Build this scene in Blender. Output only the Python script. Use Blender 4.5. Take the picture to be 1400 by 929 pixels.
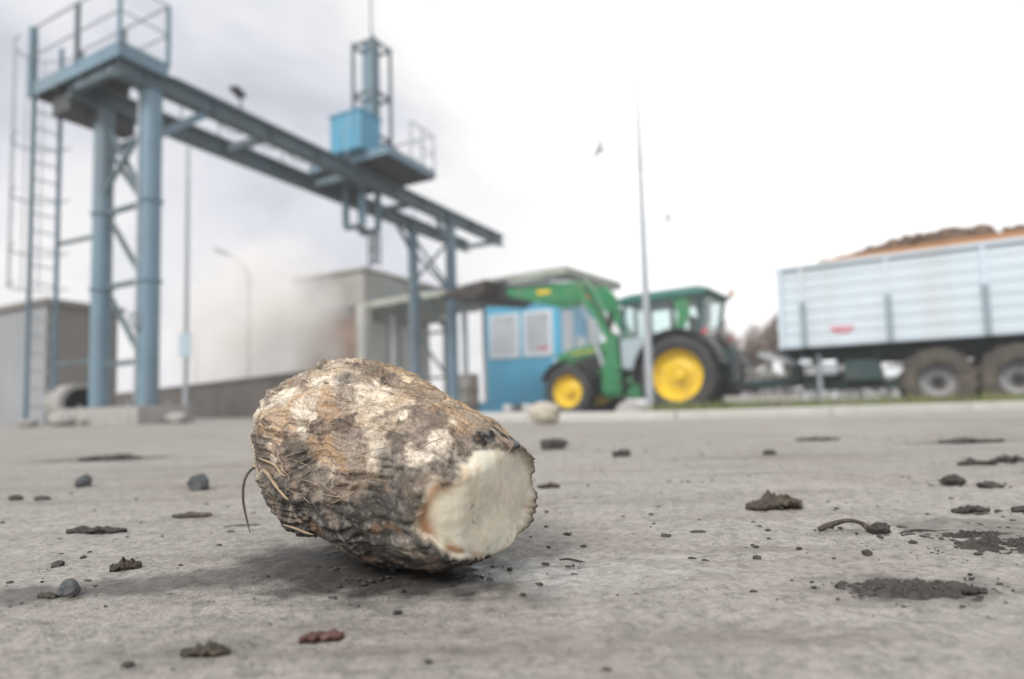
import bpy, bmesh, math, random
import numpy as np
from mathutils import Vector, Matrix, Euler

for o in list(bpy.data.objects):
    bpy.data.objects.remove(o)
scene = bpy.context.scene
COL = scene.collection
R = math.radians

# ------------------------------------------------------------------ camera
cam_d = bpy.data.cameras.new('camera')
cam = bpy.data.objects.new('camera', cam_d)
COL.objects.link(cam)
cam_d.sensor_width = 36.0
cam_d.lens = 36.0 * 850.0 / 1400.0
cam_d.shift_y = 32.0 / 1400.0
cam_d.clip_start = 0.01
cam_d.clip_end = 4000.0
pitch = math.atan(59.0 / 850.0)
cam.matrix_world = (Matrix.Translation((0, 0, 0.115)) @
                    (Euler((math.pi / 2 + pitch, 0, 0)).to_matrix() @ Matrix.Rotation(-0.027, 3, 'Z')).to_4x4())
cam_d.dof.use_dof = True
cam_d.dof.focus_distance = 0.455
cam_d.dof.aperture_fstop = 3.4
cam_d.dof.aperture_blades = 7
scene.camera = cam

# ------------------------------------------------------------------ sky
SUN_AZ = R(-148)    # from behind the camera, to the left
SUN_EL = R(42)
BRIGHT_AZ = R(33)   # thinnest, brightest cloud
world = bpy.data.worlds.new('World')
scene.world = world
world.use_nodes = True
wn, wl = world.node_tree.nodes, world.node_tree.links
wn.clear()


def wnode(t, **kw):
    n = wn.new(t)
    for k, v in kw.items():
        setattr(n, k, v)
    return n


w_out = wnode('ShaderNodeOutputWorld')
sky = wnode('ShaderNodeTexSky', sky_type='NISHITA', sun_disc=False)
sky.sun_elevation = SUN_EL
sky.sun_rotation = SUN_AZ
sky.air_density = 1.2
sky.dust_density = 2.5
bg_sky = wnode('ShaderNodeBackground')
bg_sky.inputs['Strength'].default_value = 0.09
wl.new(sky.outputs[0], bg_sky.inputs['Color'])
tc = wnode('ShaderNodeTexCoord')
nrm = wnode('ShaderNodeVectorMath', operation='NORMALIZE')
wl.new(tc.outputs['Generated'], nrm.inputs[0])
# thin bright cloud ahead to the right, away from the sun
dot = wnode('ShaderNodeVectorMath', operation='DOT_PRODUCT')
wl.new(nrm.outputs[0], dot.inputs[0])
dot.inputs[1].default_value = (math.sin(BRIGHT_AZ) * math.cos(R(28)), math.cos(BRIGHT_AZ) * math.cos(R(28)), math.sin(R(28)))
glow = wnode('ShaderNodeMapRange', interpolation_type='SMOOTHSTEP')
glow.inputs['From Min'].default_value = 0.72
glow.inputs['From Max'].default_value = 0.98
glow.inputs['To Min'].default_value = 0.0
glow.inputs['To Max'].default_value = 1.0
wl.new(dot.outputs['Value'], glow.inputs['Value'])
# cloud deck: stretch the direction as a flat layer overhead would be seen
mapn = wnode('ShaderNodeMapping')
mapn.inputs['Scale'].default_value = (1.0, 1.0, 1.9)
mapn.inputs['Location'].default_value = (3.35, 1.2, 0.4)
wl.new(nrm.outputs[0], mapn.inputs['Vector'])
n1 = wnode('ShaderNodeTexNoise')
n1.inputs['Scale'].default_value = 1.9
n1.inputs['Detail'].default_value = 7.0
n1.inputs['Roughness'].default_value = 0.52
n1.inputs['Distortion'].default_value = 0.5
wl.new(mapn.outputs[0], n1.inputs['Vector'])
cl = wnode('ShaderNodeMath', operation='MULTIPLY_ADD')
wl.new(n1.outputs['Fac'], cl.inputs[0])
cl.inputs[1].default_value = 2.1
cl.inputs[2].default_value = -0.70
addn = wnode('ShaderNodeMath', operation='MULTIPLY_ADD')
wl.new(glow.outputs[0], addn.inputs[0])
addn.inputs[1].default_value = 0.55
wl.new(cl.outputs[0], addn.inputs[2])
ramp = wnode('ShaderNodeValToRGB')
cr = ramp.color_ramp
cr.elements[0].position = 0.08
cr.elements[0].color = (0.300, 0.303, 0.335, 1)
cr.elements[1].position = 0.90
cr.elements[1].color = (0.80, 0.79, 0.77, 1)
for pos_, col_ in ((0.30, (0.405, 0.405, 0.43)), (0.48, (0.51, 0.50, 0.49)), (0.66, (0.56, 0.552, 0.545))):
    e = cr.elements.new(pos_)
    e.color = (*col_, 1)
wl.new(addn.outputs[0], ramp.inputs['Fac'])
bg_cloud = wnode('ShaderNodeBackground')
bg_cloud.inputs['Strength'].default_value = 0.95
wl.new(ramp.outputs['Color'], bg_cloud.inputs['Color'])
mixw = wnode('ShaderNodeMixShader')
mixw.inputs['Fac'].default_value = 0.90
wl.new(bg_sky.outputs[0], mixw.inputs[1])
wl.new(bg_cloud.outputs[0], mixw.inputs[2])
wl.new(mixw.outputs[0], w_out.inputs['Surface'])

# ------------------------------------------------------------------ sun behind cloud
sun_d = bpy.data.lights.new('sun', 'SUN')
sun_d.energy = 1.5
sun_d.angle = R(22)
sun_d.color = (1.0, 0.97, 0.92)
sun = bpy.data.objects.new('sun', sun_d)
COL.objects.link(sun)
sdir = Vector((math.sin(SUN_AZ) * math.cos(SUN_EL), math.cos(SUN_AZ) * math.cos(SUN_EL), math.sin(SUN_EL)))
sun.rotation_euler = sdir.to_track_quat('Z', 'Y').to_euler()

scene.view_settings.view_transform = 'Standard'
scene.view_settings.look = 'None'
scene.view_settings.gamma = 1.0
scene.view_settings.exposure = 1.05
scene.render.engine = 'CYCLES'
scene.cycles.use_denoising = True
scene.cycles.max_bounces = 8
scene.cycles.transparent_max_bounces = 12
scene.cycles.volume_bounces = 6

# ================================================================== noise (numpy)
_rng = np.random.default_rng(7)
_PERM = np.concatenate([_rng.permutation(256)] * 3)
_G = _rng.normal(size=(256, 3))
_G /= np.linalg.norm(_G, axis=1)[:, None]


def perlin(p, seed=0):
    p = np.asarray(p, dtype=np.float64) + seed * 17.31
    i = np.floor(p).astype(np.int64)
    f = p - i
    u = f * f * f * (f * (f * 6 - 15) + 10)
    i &= 255
    out = np.zeros(len(p))
    for dx in (0, 1):
        wx = u[:, 0] if dx else 1 - u[:, 0]
        a = _PERM[(i[:, 0] + dx) & 255]
        for dy in (0, 1):
            wy = u[:, 1] if dy else 1 - u[:, 1]
            b = _PERM[a + ((i[:, 1] + dy) & 255)]
            for dz in (0, 1):
                wz = u[:, 2] if dz else 1 - u[:, 2]
                g = _G[_PERM[b + ((i[:, 2] + dz) & 255)]]
                d = g[:, 0] * (f[:, 0] - dx) + g[:, 1] * (f[:, 1] - dy) + g[:, 2] * (f[:, 2] - dz)
                out += wx * wy * wz * d
    return out * 1.5


def fbm(p, octaves=4, seed=0, gain=0.5):
    p = np.asarray(p, dtype=np.float64)
    s, a, t = np.zeros(len(p)), 1.0, 0.0
    for k in range(octaves):
        s += a * perlin(p * (2.03 ** k), seed + k * 3)
        t += a
        a *= gain
    return s / t


def ridged(p, octaves=3, seed=0):
    p = np.asarray(p, dtype=np.float64)
    s, a, t = np.zeros(len(p)), 1.0, 0.0
    for k in range(octaves):
        s += a * (1 - np.abs(perlin(p * (2.03 ** k), seed + k * 5)) * 2)
        t += a
        a *= 0.5
    return s / t


def sstep(a, b, x):
    t = np.clip((x - a) / (b - a), 0, 1)
    return t * t * (3 - 2 * t)


# ================================================================== materials
_mats = {}


def new_mat(name):
    m = bpy.data.materials.new(name)
    m.use_nodes = True
    return m, m.node_tree.nodes, m.node_tree.links, m.node_tree.nodes['Principled BSDF']


def mat(name, color, rough=0.55, metal=0.0, var=0.18, scale=3.0, bump=0.0, bscale=60.0,
        dirt=None, dirt_amt=0.5, dirt_scale=2.0, streak=False, coat=0.0):
    """Painted / mineral surface with uneven tone, dirt patches and fine relief."""
    if name in _mats:
        return _mats[name]
    m, N, L, P = new_mat(name)
    tc = N.new('ShaderNodeTexCoord')
    src = tc.outputs['Object']
    n = N.new('ShaderNodeTexNoise')
    n.inputs['Scale'].default_value = scale
    n.inputs['Detail'].default_value = 6
    L.new(src, n.inputs['Vector'])
    r = N.new('ShaderNodeMapRange')
    r.inputs['From Min'].default_value = 0.25
    r.inputs['From Max'].default_value = 0.75
    r.inputs['To Min'].default_value = 1 - var
    r.inputs['To Max'].default_value = 1 + var
    L.new(n.outputs['Fac'], r.inputs['Value'])
    mul = N.new('ShaderNodeMix')
    mul.data_type = 'RGBA'
    mul.blend_type = 'MULTIPLY'
    mul.inputs['Factor'].default_value = 1.0
    mul.inputs['A'].default_value = (*color, 1)
    L.new(r.outputs[0], mul.inputs['B'])
    col = mul.outputs['Result']
    if dirt:
        d = N.new('ShaderNodeTexNoise')
        d.inputs['Scale'].default_value = dirt_scale
        d.inputs['Detail'].default_value = 8
        d.inputs['Roughness'].default_value = 0.65
        v = src
        if streak:
            mp = N.new('ShaderNodeMapping')
            mp.inputs['Scale'].default_value = (1, 1, 0.12)
            L.new(src, mp.inputs['Vector'])
            v = mp.outputs[0]
        L.new(v, d.inputs['Vector'])
        dr = N.new('ShaderNodeMapRange')
        dr.inputs['From Min'].default_value = 0.46
        dr.inputs['From Max'].default_value = 0.68
        dr.inputs['To Max'].default_value = dirt_amt
        L.new(d.outputs['Fac'], dr.inputs['Value'])
        mx = N.new('ShaderNodeMix')
        mx.data_type = 'RGBA'
        L.new(dr.outputs[0], mx.inputs['Factor'])
        L.new(col, mx.inputs['A'])
        mx.inputs['B'].default_value = (*dirt, 1)
        col = mx.outputs['Result']
    L.new(col, P.inputs['Base Color'])
    P.inputs['Roughness'].default_value = rough
    P.inputs['Metallic'].default_value = metal
    P.inputs['Coat Weight'].default_value = coat
    if bump:
        b = N.new('ShaderNodeBump')
        b.inputs['Strength'].default_value = bump
        b.inputs['Distance'].default_value = 0.01
        bn = N.new('ShaderNodeTexNoise')
        bn.inputs['Scale'].default_value = bscale
        bn.inputs['Detail'].default_value = 5
        L.new(src, bn.inputs['Vector'])
        L.new(bn.outputs['Fac'], b.inputs['Height'])
        L.new(b.outputs[0], P.inputs['Normal'])
    _mats[name] = m
    return m


def glass_mat(name, tint=(0.92, 0.97, 0.97), refl=0.25):
    if name in _mats:
        return _mats[name]
    m, N, L, P = new_mat(name)
    N.remove(P)
    out = [n for n in N if n.type == 'OUTPUT_MATERIAL'][0]
    t = N.new('ShaderNodeBsdfTransparent')
    t.inputs['Color'].default_value = (*tint, 1)
    g = N.new('ShaderNodeBsdfGlossy')
    g.inputs['Roughness'].default_value = 0.04
    lw = N.new('ShaderNodeLayerWeight')
    lw.inputs['Blend'].default_value = 0.5
    f = N.new('ShaderNodeMath')
    f.operation = 'POWER'
    f.inputs[1].default_value = 4.0
    L.new(lw.outputs['Facing'], f.inputs[0])
    ad = N.new('ShaderNodeMath')
    ad.operation = 'MULTIPLY_ADD'
    ad.inputs[1].default_value = 0.6
    ad.inputs[2].default_value = refl * 0.2
    L.new(f.outputs[0], ad.inputs[0])
    mx = N.new('ShaderNodeMixShader')
    L.new(ad.outputs[0], mx.inputs[0])
    L.new(t.outputs[0], mx.inputs[1])
    L.new(g.outputs[0], mx.inputs[2])
    L.new(mx.outputs[0], out.inputs['Surface'])
    _mats[name] = m
    return m


steel_blue = mat('steel_blue_paint', (0.15, 0.245, 0.31), 0.5, 0.0, 0.14, 1.6, 0.05, 30, (0.16, 0.13, 0.10), 0.4, 1.3, True)
steel_dark = mat('weathered_girder_paint', (0.095, 0.145, 0.165), 0.6, 0.0, 0.2, 1.5, 0.05, 30, (0.10, 0.085, 0.07), 0.5, 1.8)
deck_dark = mat('dirty_deck_steel', (0.055, 0.06, 0.06), 0.7, 0.0, 0.3, 3)
galv = mat('galvanised_steel', (0.42, 0.45, 0.48), 0.42, 0.35, 0.12, 5)
sky_blue = mat('bright_blue_panel', (0.11, 0.48, 0.71), 0.4, 0, 0.08, 1.5, 0, 40, (0.25, 0.32, 0.36), 0.25, 1.2, True)
white_frame = mat('white_frame_paint', (0.72, 0.78, 0.82), 0.45, 0, 0.06, 3)
concrete_pale = mat('pale_concrete', (0.36, 0.35, 0.33), 0.85, 0, 0.16, 4, 0.5, 60, (0.17, 0.16, 0.145), 0.5, 2.5)
concrete_wall_m = mat('stained_wall_concrete', (0.11, 0.098, 0.086), 0.9, 0, 0.22, 2.0, 0.4, 40, (0.06, 0.055, 0.05), 0.7, 1.2, True)
rubber = mat('dusty_rubber', (0.035, 0.036, 0.038), 0.75, 0, 0.2, 6, 0.2, 60, (0.12, 0.105, 0.085), 0.35, 4)
rubber_mud = mat('muddy_rubber', (0.075, 0.066, 0.055), 0.85, 0, 0.25, 6, 0.3, 50, (0.15, 0.125, 0.09), 0.7, 3)
tr_green = mat('tractor_green_paint', (0.028, 0.22, 0.085), 0.38, 0, 0.10, 2, 0, 40, (0.17, 0.19, 0.12), 0.5, 3.0, False, 0.2)
tr_yellow = mat('wheel_yellow_paint', (0.80, 0.55, 0.015), 0.45, 0, 0.08, 3, 0, 40, (0.40, 0.27, 0.08), 0.6, 4)
black_plastic = mat('black_plastic', (0.025, 0.026, 0.028), 0.5, 0, 0.15, 4)
chassis_green = mat('dark_green_chassis_paint', (0.022, 0.055, 0.055), 0.5, 0, 0.2, 3, 0, 40, (0.10, 0.09, 0.07), 0.4, 2)
tr_side = mat('pale_blue_white_sheet', (0.56, 0.645, 0.71), 0.42, 0.0, 0.05, 1.5, 0, 40, (0.50, 0.50, 0.47), 0.45, 1.8, True)
tr_post = mat('grey_stake_steel', (0.25, 0.32, 0.36), 0.5, 0.1, 0.1, 3)
orange_m = mat('orange_edge_board', (0.40, 0.19, 0.075), 0.6, 0, 0.15, 3, 0, 40, (0.25, 0.15, 0.08), 0.4, 3)
red_m = mat('red_lens', (0.6, 0.04, 0.03), 0.3, 0, 0.05, 3)
red_print = mat('red_print', (0.62, 0.06, 0.10), 0.5, 0, 0.05, 3)
soil = mat('dark_wet_soil', (0.055, 0.047, 0.040), 0.62, 0, 0.4, 60, 0.7, 300, (0.10, 0.09, 0.08), 0.7, 40)
soil_grey = mat('drying_grey_mud', (0.095, 0.086, 0.078), 0.75, 0, 0.35, 70, 0.8, 350, (0.030, 0.028, 0.026), 0.75, 35)
stone_m = mat('grey_stone', (0.085, 0.09, 0.095), 0.7, 0, 0.3, 60, 0.5, 250, (0.17, 0.165, 0.16), 0.5, 45)
plant_m = mat('rotting_plant_scrap', (0.055, 0.045, 0.034), 0.6, 0, 0.35, 80, 0.5, 260, (0.16, 0.11, 0.07), 0.6, 60)
red_scrap = mat('reddish_stalk', (0.11, 0.05, 0.042), 0.55, 0, 0.35, 90, 0.4, 260, (0.30, 0.18, 0.14), 0.5, 70)
bark_m = mat('damp_bark', (0.045, 0.040, 0.036), 0.7, 0, 0.3, 60, 0.6, 260)


# ================================================================== builders
class MB:
    """collects simple solids, then links them as ONE mesh object"""

    def __init__(self):
        self.v, self.f = [], []

    def add(self, vs, fs):
        b = len(self.v)
        self.v += [tuple(x) for x in vs]
        self.f += [tuple(i + b for i in f) for f in fs]
        return self

    def box(self, c, s, rz=0.0, ry=0.0, rx=0.0, taper=1.0):
        m = Euler((rx, ry, rz)).to_matrix()
        vs = []
        for z in (-.5, .5):
            t = taper if z > 0 else 1.0
            for x, y in ((-.5, -.5), (.5, -.5), (.5, .5), (-.5, .5)):
                vs.append(Vector(c) + m @ Vector((x * s[0] * t, y * s[1] * t, z * s[2])))
        return self.add(vs, [(3, 2, 1, 0), (4, 5, 6, 7), (0, 1, 5, 4), (1, 2, 6, 5), (2, 3, 7, 6), (3, 0, 4, 7)])

    def tube(self, pts, r, n=10, caps=True):
        pts = [Vector(p) for p in pts]
        rs = r if isinstance(r, (list, tuple)) else [r] * len(pts)
        rings = []
        t0 = (pts[1] - pts[0]).normalized()
        ref = Vector((0, 0, 1)) if abs(t0.z) < 0.9 else Vector((1, 0, 0))
        a = t0.cross(ref).normalized()
        for i, p in enumerate(pts):
            t = (pts[min(i + 1, len(pts) - 1)] - pts[max(i - 1, 0)]).normalized()
            a = (a - t * a.dot(t)).normalized()
            b = t.cross(a)
            rings.append([p + (a * math.cos(2 * math.pi * k / n) + b * math.sin(2 * math.pi * k / n)) * rs[i] for k in range(n)])
        vs = [v for rg in rings for v in rg]
        fs = []
        for i in range(len(pts) - 1):
            for k in range(n):
                fs.append((i * n + k, i * n + (k + 1) % n, (i + 1) * n + (k + 1) % n, (i + 1) * n + k))
        if caps:
            fs.append(tuple(range(n - 1, -1, -1)))
            fs.append(tuple((len(pts) - 1) * n + k for k in range(n)))
        return self.add(vs, fs)

    def bar(self, p0, p1, w, h):
        p0, p1 = Vector(p0), Vector(p1)
        t = (p1 - p0).normalized()
        ref = Vector((0, 0, 1)) if abs(t.z) < 0.95 else Vector((1, 0, 0))
        a = t.cross(ref).normalized() * (w / 2)
        b = t.cross(a).normalized() * (h / 2)
        vs = [p + x * a + y * b for p in (p0, p1) for x, y in ((-1, -1), (1, -1), (1, 1), (-1, 1))]
        return self.add(vs, [(0, 1, 2, 3), (7, 6, 5, 4), (1, 0, 4, 5), (2, 1, 5, 6), (3, 2, 6, 7), (0, 3, 7, 4)])

    def lathe(self, prof, n=32, axis='Y', c=(0, 0, 0), closed=False):
        """prof: (radius, along-axis)"""
        c = Vector(c)
        vs = []
        for (r, h) in prof:
            for k in range(n):
                a = 2 * math.pi * k / n
                if axis == 'Y':
                    vs.append(c + Vector((r * math.cos(a), h, r * math.sin(a))))
                elif axis == 'X':
                    vs.append(c + Vector((h, r * math.cos(a), r * math.sin(a))))
                else:
                    vs.append(c + Vector((r * math.cos(a), r * math.sin(a), h)))
        fs = []
        m = len(prof)
        for i in range(m if closed else m - 1):
            j = (i + 1) % m
            for k in range(n):
                fs.append((i * n + k, i * n + (k + 1) % n, j * n + (k + 1) % n, j * n + k))
        if not closed:
            if prof[0][0] > 1e-5:
                fs.append(tuple(range(n)))
            if prof[-1][0] > 1e-5:
                fs.append(tuple((m - 1) * n + k for k in range(n)))
        return self.add(vs, fs)

    def prism(self, poly, a0, a1, plane='XZ'):
        """closed outline extruded between a0 and a1 across the plane"""
        def mk(p, t):
            return (p[0], t, p[1]) if plane == 'XZ' else (p[0], p[1], t) if plane == 'XY' else (t, p[0], p[1])
        n = len(poly)
        vs = [mk(p, a0) for p in poly] + [mk(p, a1) for p in poly]
        fs = [tuple(range(n)), tuple(range(2 * n - 1, n - 1, -1))]
        fs += [(i, n + i, n + (i + 1) % n, (i + 1) % n) for i in range(n)]
        return self.add(vs, fs)

    def build(self, name, m, parent=None, smooth=False, bevel=0.0, loc=None, rz=None):
        me = bpy.data.meshes.new(name)
        me.from_pydata(self.v, [], self.f)
        bm = bmesh.new()
        bm.from_mesh(me)
        bmesh.ops.recalc_face_normals(bm, faces=bm.faces)
        if bevel:
            ed = [e for e in bm.edges if len(e.link_faces) == 2 and e.calc_face_angle(0) > 0.6]
            bmesh.ops.bevel(bm, geom=ed, offset=bevel, segments=2, affect='EDGES', profile=0.6)
        bm.to_mesh(me)
        bm.free()
        if smooth:
            me.shade_smooth()
            me.set_sharp_from_angle(angle=R(38))
        me.materials.append(m)
        o = bpy.data.objects.new(name, me)
        COL.objects.link(o)
        if parent is not None:
            o.parent = parent
        if loc is not None:
            o.location = loc
        if rz is not None:
            o.rotation_euler.z = rz
        return o


def tag(o, label=None, cat=None, group=None, kind=None):
    for k, v in (('label', label), ('category', cat), ('group', group), ('kind', kind)):
        if v is not None:
            o[k] = v
    return o


def thing(name, label, cat, loc=(0, 0, 0), rz=0.0, group=None):
    o = bpy.data.objects.new(name, None)
    o.empty_display_size = 0.1
    COL.objects.link(o)
    o.location = loc
    o.rotation_euler.z = rz
    return tag(o, label, cat, group)


def copy_tree(o, parent=None):
    c = o.copy()
    COL.objects.link(c)
    c.parent = parent
    for ch in list(o.children):
        copy_tree(ch, c)
    return c


def np_mesh(name, verts, faces, m, parent=None, smooth=True):
    me = bpy.data.meshes.new(name)
    verts = np.asarray(verts, dtype=np.float32)
    faces = np.asarray(faces, dtype=np.int32)
    k = faces.shape[1]
    me.vertices.add(len(verts))
    me.vertices.foreach_set('co', verts.ravel())
    me.loops.add(faces.size)
    me.loops.foreach_set('vertex_index', faces.ravel())
    me.polygons.add(len(faces))
    me.polygons.foreach_set('loop_start', np.arange(0, faces.size, k, dtype=np.int32))
    me.polygons.foreach_set('loop_total', np.full(len(faces), k, dtype=np.int32))
    me.update(calc_edges=True)
    me.validate()
    if smooth:
        me.shade_smooth()
    me.materials.append(m)
    o = bpy.data.objects.new(name, me)
    COL.objects.link(o)
    if parent is not None:
        o.parent = parent
    return o


def set_attr(o, name, val):
    a = o.data.attributes.new(name, 'FLOAT', 'POINT')
    a.data.foreach_set('value', np.asarray(val, dtype=np.float32))


def set_color(o, name, rgb):
    a = o.data.attributes.new(name, 'FLOAT_COLOR', 'POINT')
    c = np.ones((len(rgb), 4), dtype=np.float32)
    c[:, :3] = rgb
    a.data.foreach_set('color', c.ravel())


_ico = {}


def ico(sub):
    if sub not in _ico:
        bm = bmesh.new()
        bmesh.ops.create_icosphere(bm, subdivisions=sub, radius=1.0)
        bm.verts.ensure_lookup_table()
        v = np.array([x.co[:] for x in bm.verts])
        f = np.array([[q.index for q in p.verts] for p in bm.faces])
        bm.free()
        _ico[sub] = (v / np.linalg.norm(v, axis=1)[:, None], f)
    return _ico[sub]


# ================================================================== GROUND
# kerb front edge, plan view
KERB = [(9.0, 4.75), (6.0, 4.45), (3.44, 4.18), (2.2, 4.0), (1.34, 3.95), (0.6, 4.1), (0.0, 4.5), (-0.45, 5.2),
        (-0.8, 6.2), (-1.3, 7.6), (-2.2, 9.4), (-3.6, 11.6), (-5.6, 14.0)]


def kerb_dist(x, y):
    """signed distance behind the kerb line (positive = beyond it)"""
    best = np.full(x.shape, 1e9)
    sign = np.ones(x.shape)
    K = [(60.0, 10.0)] + KERB + [(-60.0, 62.0)]
    for (x0, y0), (x1, y1) in zip(K[:-1], K[1:]):
        dx, dy = x1 - x0, y1 - y0
        t = np.clip(((x - x0) * dx + (y - y0) * dy) / (dx * dx + dy * dy), 0, 1)
        d = np.hypot(x - x0 - t * dx, y - y0 - t * dy)
        cr_ = dx * (y - y0) - dy * (x - x0)
        upd = d < best - 1e-9
        best = np.where(upd, d, best)
        sign = np.where(upd, np.where(cr_ < 0, 1.0, -1.0), sign)
    return best * sign


def grow(a, b, step0, g, cap):
    out, s = [a], step0
    while out[-1] < b:
        out.append(out[-1] + s)
        s = min(s * g, cap)
    return out


ROAD_Z = -0.18
xs_p = grow(0.62, 300, 0.0045, 1.045, 60)
xs = np.array([-q for q in xs_p[::-1]] + list(np.arange(-0.615, 0.616, 0.0040)) + xs_p)
ys = np.array([-3.0, -1.2, -0.4, -0.1, 0.05, 0.14, 0.19] +
              list(np.arange(0.22, 0.80, 0.0030)) + grow(0.80, 420, 0.0033, 1.03, 60))
GX, GY = np.meshgrid(xs, ys)
P2 = np.stack([GX.ravel(), GY.ravel(), np.zeros(GX.size)], 1)
kd = kerb_dist(P2[:, 0], P2[:, 1])
near = 1 - sstep(1.5, 4.0, np.hypot(P2[:, 0], P2[:, 1]))
gz = 0.0030 * fbm(P2 * 5.0, 3, 2) + 0.0018 * fbm(P2 * 40.0, 3, 9) + 0.0016 * fbm(P2 * 105.0, 2, 21)
pits = sstep(0.30, 0.55, fbm(P2 * 75.0, 2, 33))
gz -= 0.0011 * pits
gz *= near
drop = sstep(0.9, 3.4, kd)
gz = gz + ROAD_Z * drop
P2[:, 2] = gz
nx, ny = len(xs), len(ys)
idx = np.arange(nx * ny).reshape(ny, nx)
quads = np.stack([idx[:-1, :-1], idx[:-1, 1:], idx[1:, 1:], idx[1:, :-1]], -1).reshape(-1, 4)

gm, N, L, P = new_mat('worn_yard_concrete')


def nd(t, **ins):
    n = N.new(t)
    for k, v in ins.items():
        n.inputs[k.replace('_', ' ')].default_value = v
    return n


geo = nd('ShaderNodeNewGeometry')
pos = geo.outputs['Position']


def noise(scale, detail=5, rough=0.55, vec=None):
    n = nd('ShaderNodeTexNoise', Scale=scale, Detail=detail, Roughness=rough)
    L.new(vec or pos, n.inputs['Vector'])
    return n.outputs['Fac']


def mrange(v, a, b, c=0.0, d=1.0):
    n = nd('ShaderNodeMapRange', From_Min=a, From_Max=b, To_Min=c, To_Max=d)
    L.new(v, n.inputs['Value'])
    return n.outputs[0]


def mixc(f, a, b, blend='MIX'):
    n = N.new('ShaderNodeMix')
    n.data_type = 'RGBA'
    n.blend_type = blend
    for s, v in (('Factor', f), ('A', a), ('B', b)):
        if isinstance(v, (tuple, float, int)):
            n.inputs[s].default_value = (*v, 1) if isinstance(v, tuple) else v
        else:
            L.new(v, n.inputs[s])
    return n.outputs['Result']


def mth(op, a, b=None, c=None):
    n = N.new('ShaderNodeMath')
    n.operation = op
    for i, v in enumerate((a, b, c)):
        if v is None:
            continue
        if isinstance(v, (float, int)):
            n.inputs[i].default_value = v
        else:
            L.new(v, n.inputs[i])
    return n.outputs[0]


def attr(name):
    n = N.new('ShaderNodeAttribute')
    n.attribute_name = name
    return n


c0 = mixc(mrange(noise(1.3, 6), 0.3, 0.7), (0.275, 0.258, 0.240), (0.43, 0.405, 0.375))
c0 = mixc(mrange(noise(9, 6, 0.6), 0.35, 0.7, 0, 0.55), c0, (0.46, 0.435, 0.40))
c0 = mixc(mrange(noise(45, 6, 0.65), 0.48, 0.68, 0, 0.55), c0, (0.135, 0.127, 0.118))
c0 = mixc(mrange(noise(80, 6, 0.72), 0.52, 0.64, 0, 0.50), c0, (0.105, 0.098, 0.09))
c0 = mixc(mrange(noise(150, 5, 0.7), 0.50, 0.64, 0, 0.75), c0, (0.085, 0.08, 0.075))
c0 = mixc(mrange(noise(300, 4, 0.7), 0.50, 0.66, 0, 0.75), c0, (0.50, 0.475, 0.44))
c0 = mixc(mrange(noise(620, 2, 0.6), 0.60, 0.70, 0, 0.75), c0, (0.075, 0.07, 0.065))
c0 = mixc(mrange(noise(2.6, 7, 0.62), 0.50, 0.72, 0, 0.55), c0, (0.17, 0.135, 0.108))
mpg = N.new('ShaderNodeMapping')
mpg.inputs['Rotation'].default_value = (0, 0, R(-24))
mpg.inputs['Scale'].default_value = (1.2, 7.0, 1.0)
L.new(pos, mpg.inputs['Vector'])
c0 = mixc(mrange(noise(1.6, 8, 0.68, mpg.outputs[0]), 0.50, 0.68, 0, 0.62), c0, (0.135, 0.118, 0.102))
c0 = mixc(mrange(noise(5.0, 7, 0.7, mpg.outputs[0]), 0.56, 0.72, 0, 0.25), c0, (0.50, 0.47, 0.43))
soila = attr('soil').outputs['Fac']
c0 = mixc(soila, c0, (0.085, 0.075, 0.066))
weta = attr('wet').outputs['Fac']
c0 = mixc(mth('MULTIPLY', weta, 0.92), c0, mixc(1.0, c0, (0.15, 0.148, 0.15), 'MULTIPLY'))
c0 = mixc(1.0, c0, (0.92, 0.915, 0.895), 'MULTIPLY')
L.new(c0, P.inputs['Base Color'])
rgh = mrange(noise(120, 4, 0.6), 0.3, 0.7, 0.66, 0.9)
rgh = mth('SUBTRACT', rgh, mth('MULTIPLY', attr('gloss').outputs['Fac'], 0.62))
L.new(rgh, P.inputs['Roughness'])
bmp = nd('ShaderNodeBump', Strength=0.9, Distance=0.0018)
L.new(mth('SUBTRACT', 0.9, mth('MULTIPLY', attr('gloss').outputs['Fac'], 0.65)), bmp.inputs['Strength'])
hh = mth('ADD', mth('MULTIPLY', noise(330, 4, 0.65), 1.0), mth('MULTIPLY', noise(90, 4, 0.6), 1.2))
L.new(hh, bmp.inputs['Height'])
L.new(bmp.outputs[0], P.inputs['Normal'])
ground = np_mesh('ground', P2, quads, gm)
tag(ground, kind='structure')


def blob(x, y, cx, cy, rx, ry, ang=0.0):
    c, s = math.cos(ang), math.sin(ang)
    dx, dy = x - cx, y - cy
    return np.hypot((dx * c + dy * s) / rx, (-dx * s + dy * c) / ry)


px_, py_ = P2[:, 0], P2[:, 1]
Pf = np.stack([px_, py_, np.zeros_like(px_)], 1)
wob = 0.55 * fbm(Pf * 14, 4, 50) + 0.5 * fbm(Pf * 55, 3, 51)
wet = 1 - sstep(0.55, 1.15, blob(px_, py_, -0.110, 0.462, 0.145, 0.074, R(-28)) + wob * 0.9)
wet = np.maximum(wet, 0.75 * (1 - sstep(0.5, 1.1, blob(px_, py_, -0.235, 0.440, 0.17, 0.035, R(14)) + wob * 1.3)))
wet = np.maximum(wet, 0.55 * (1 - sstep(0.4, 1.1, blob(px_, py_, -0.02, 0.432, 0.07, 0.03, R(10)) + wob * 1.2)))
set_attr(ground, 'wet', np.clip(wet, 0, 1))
gls = 1 - sstep(0.35, 1.1, blob(px_, py_, 0.035, 0.43, 0.085, 0.06, R(0)) + wob * 1.5)
gls = np.maximum(gls * 1.0, wet * 0.45)
set_attr(ground, 'gloss', np.clip(gls, 0, 1))
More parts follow.
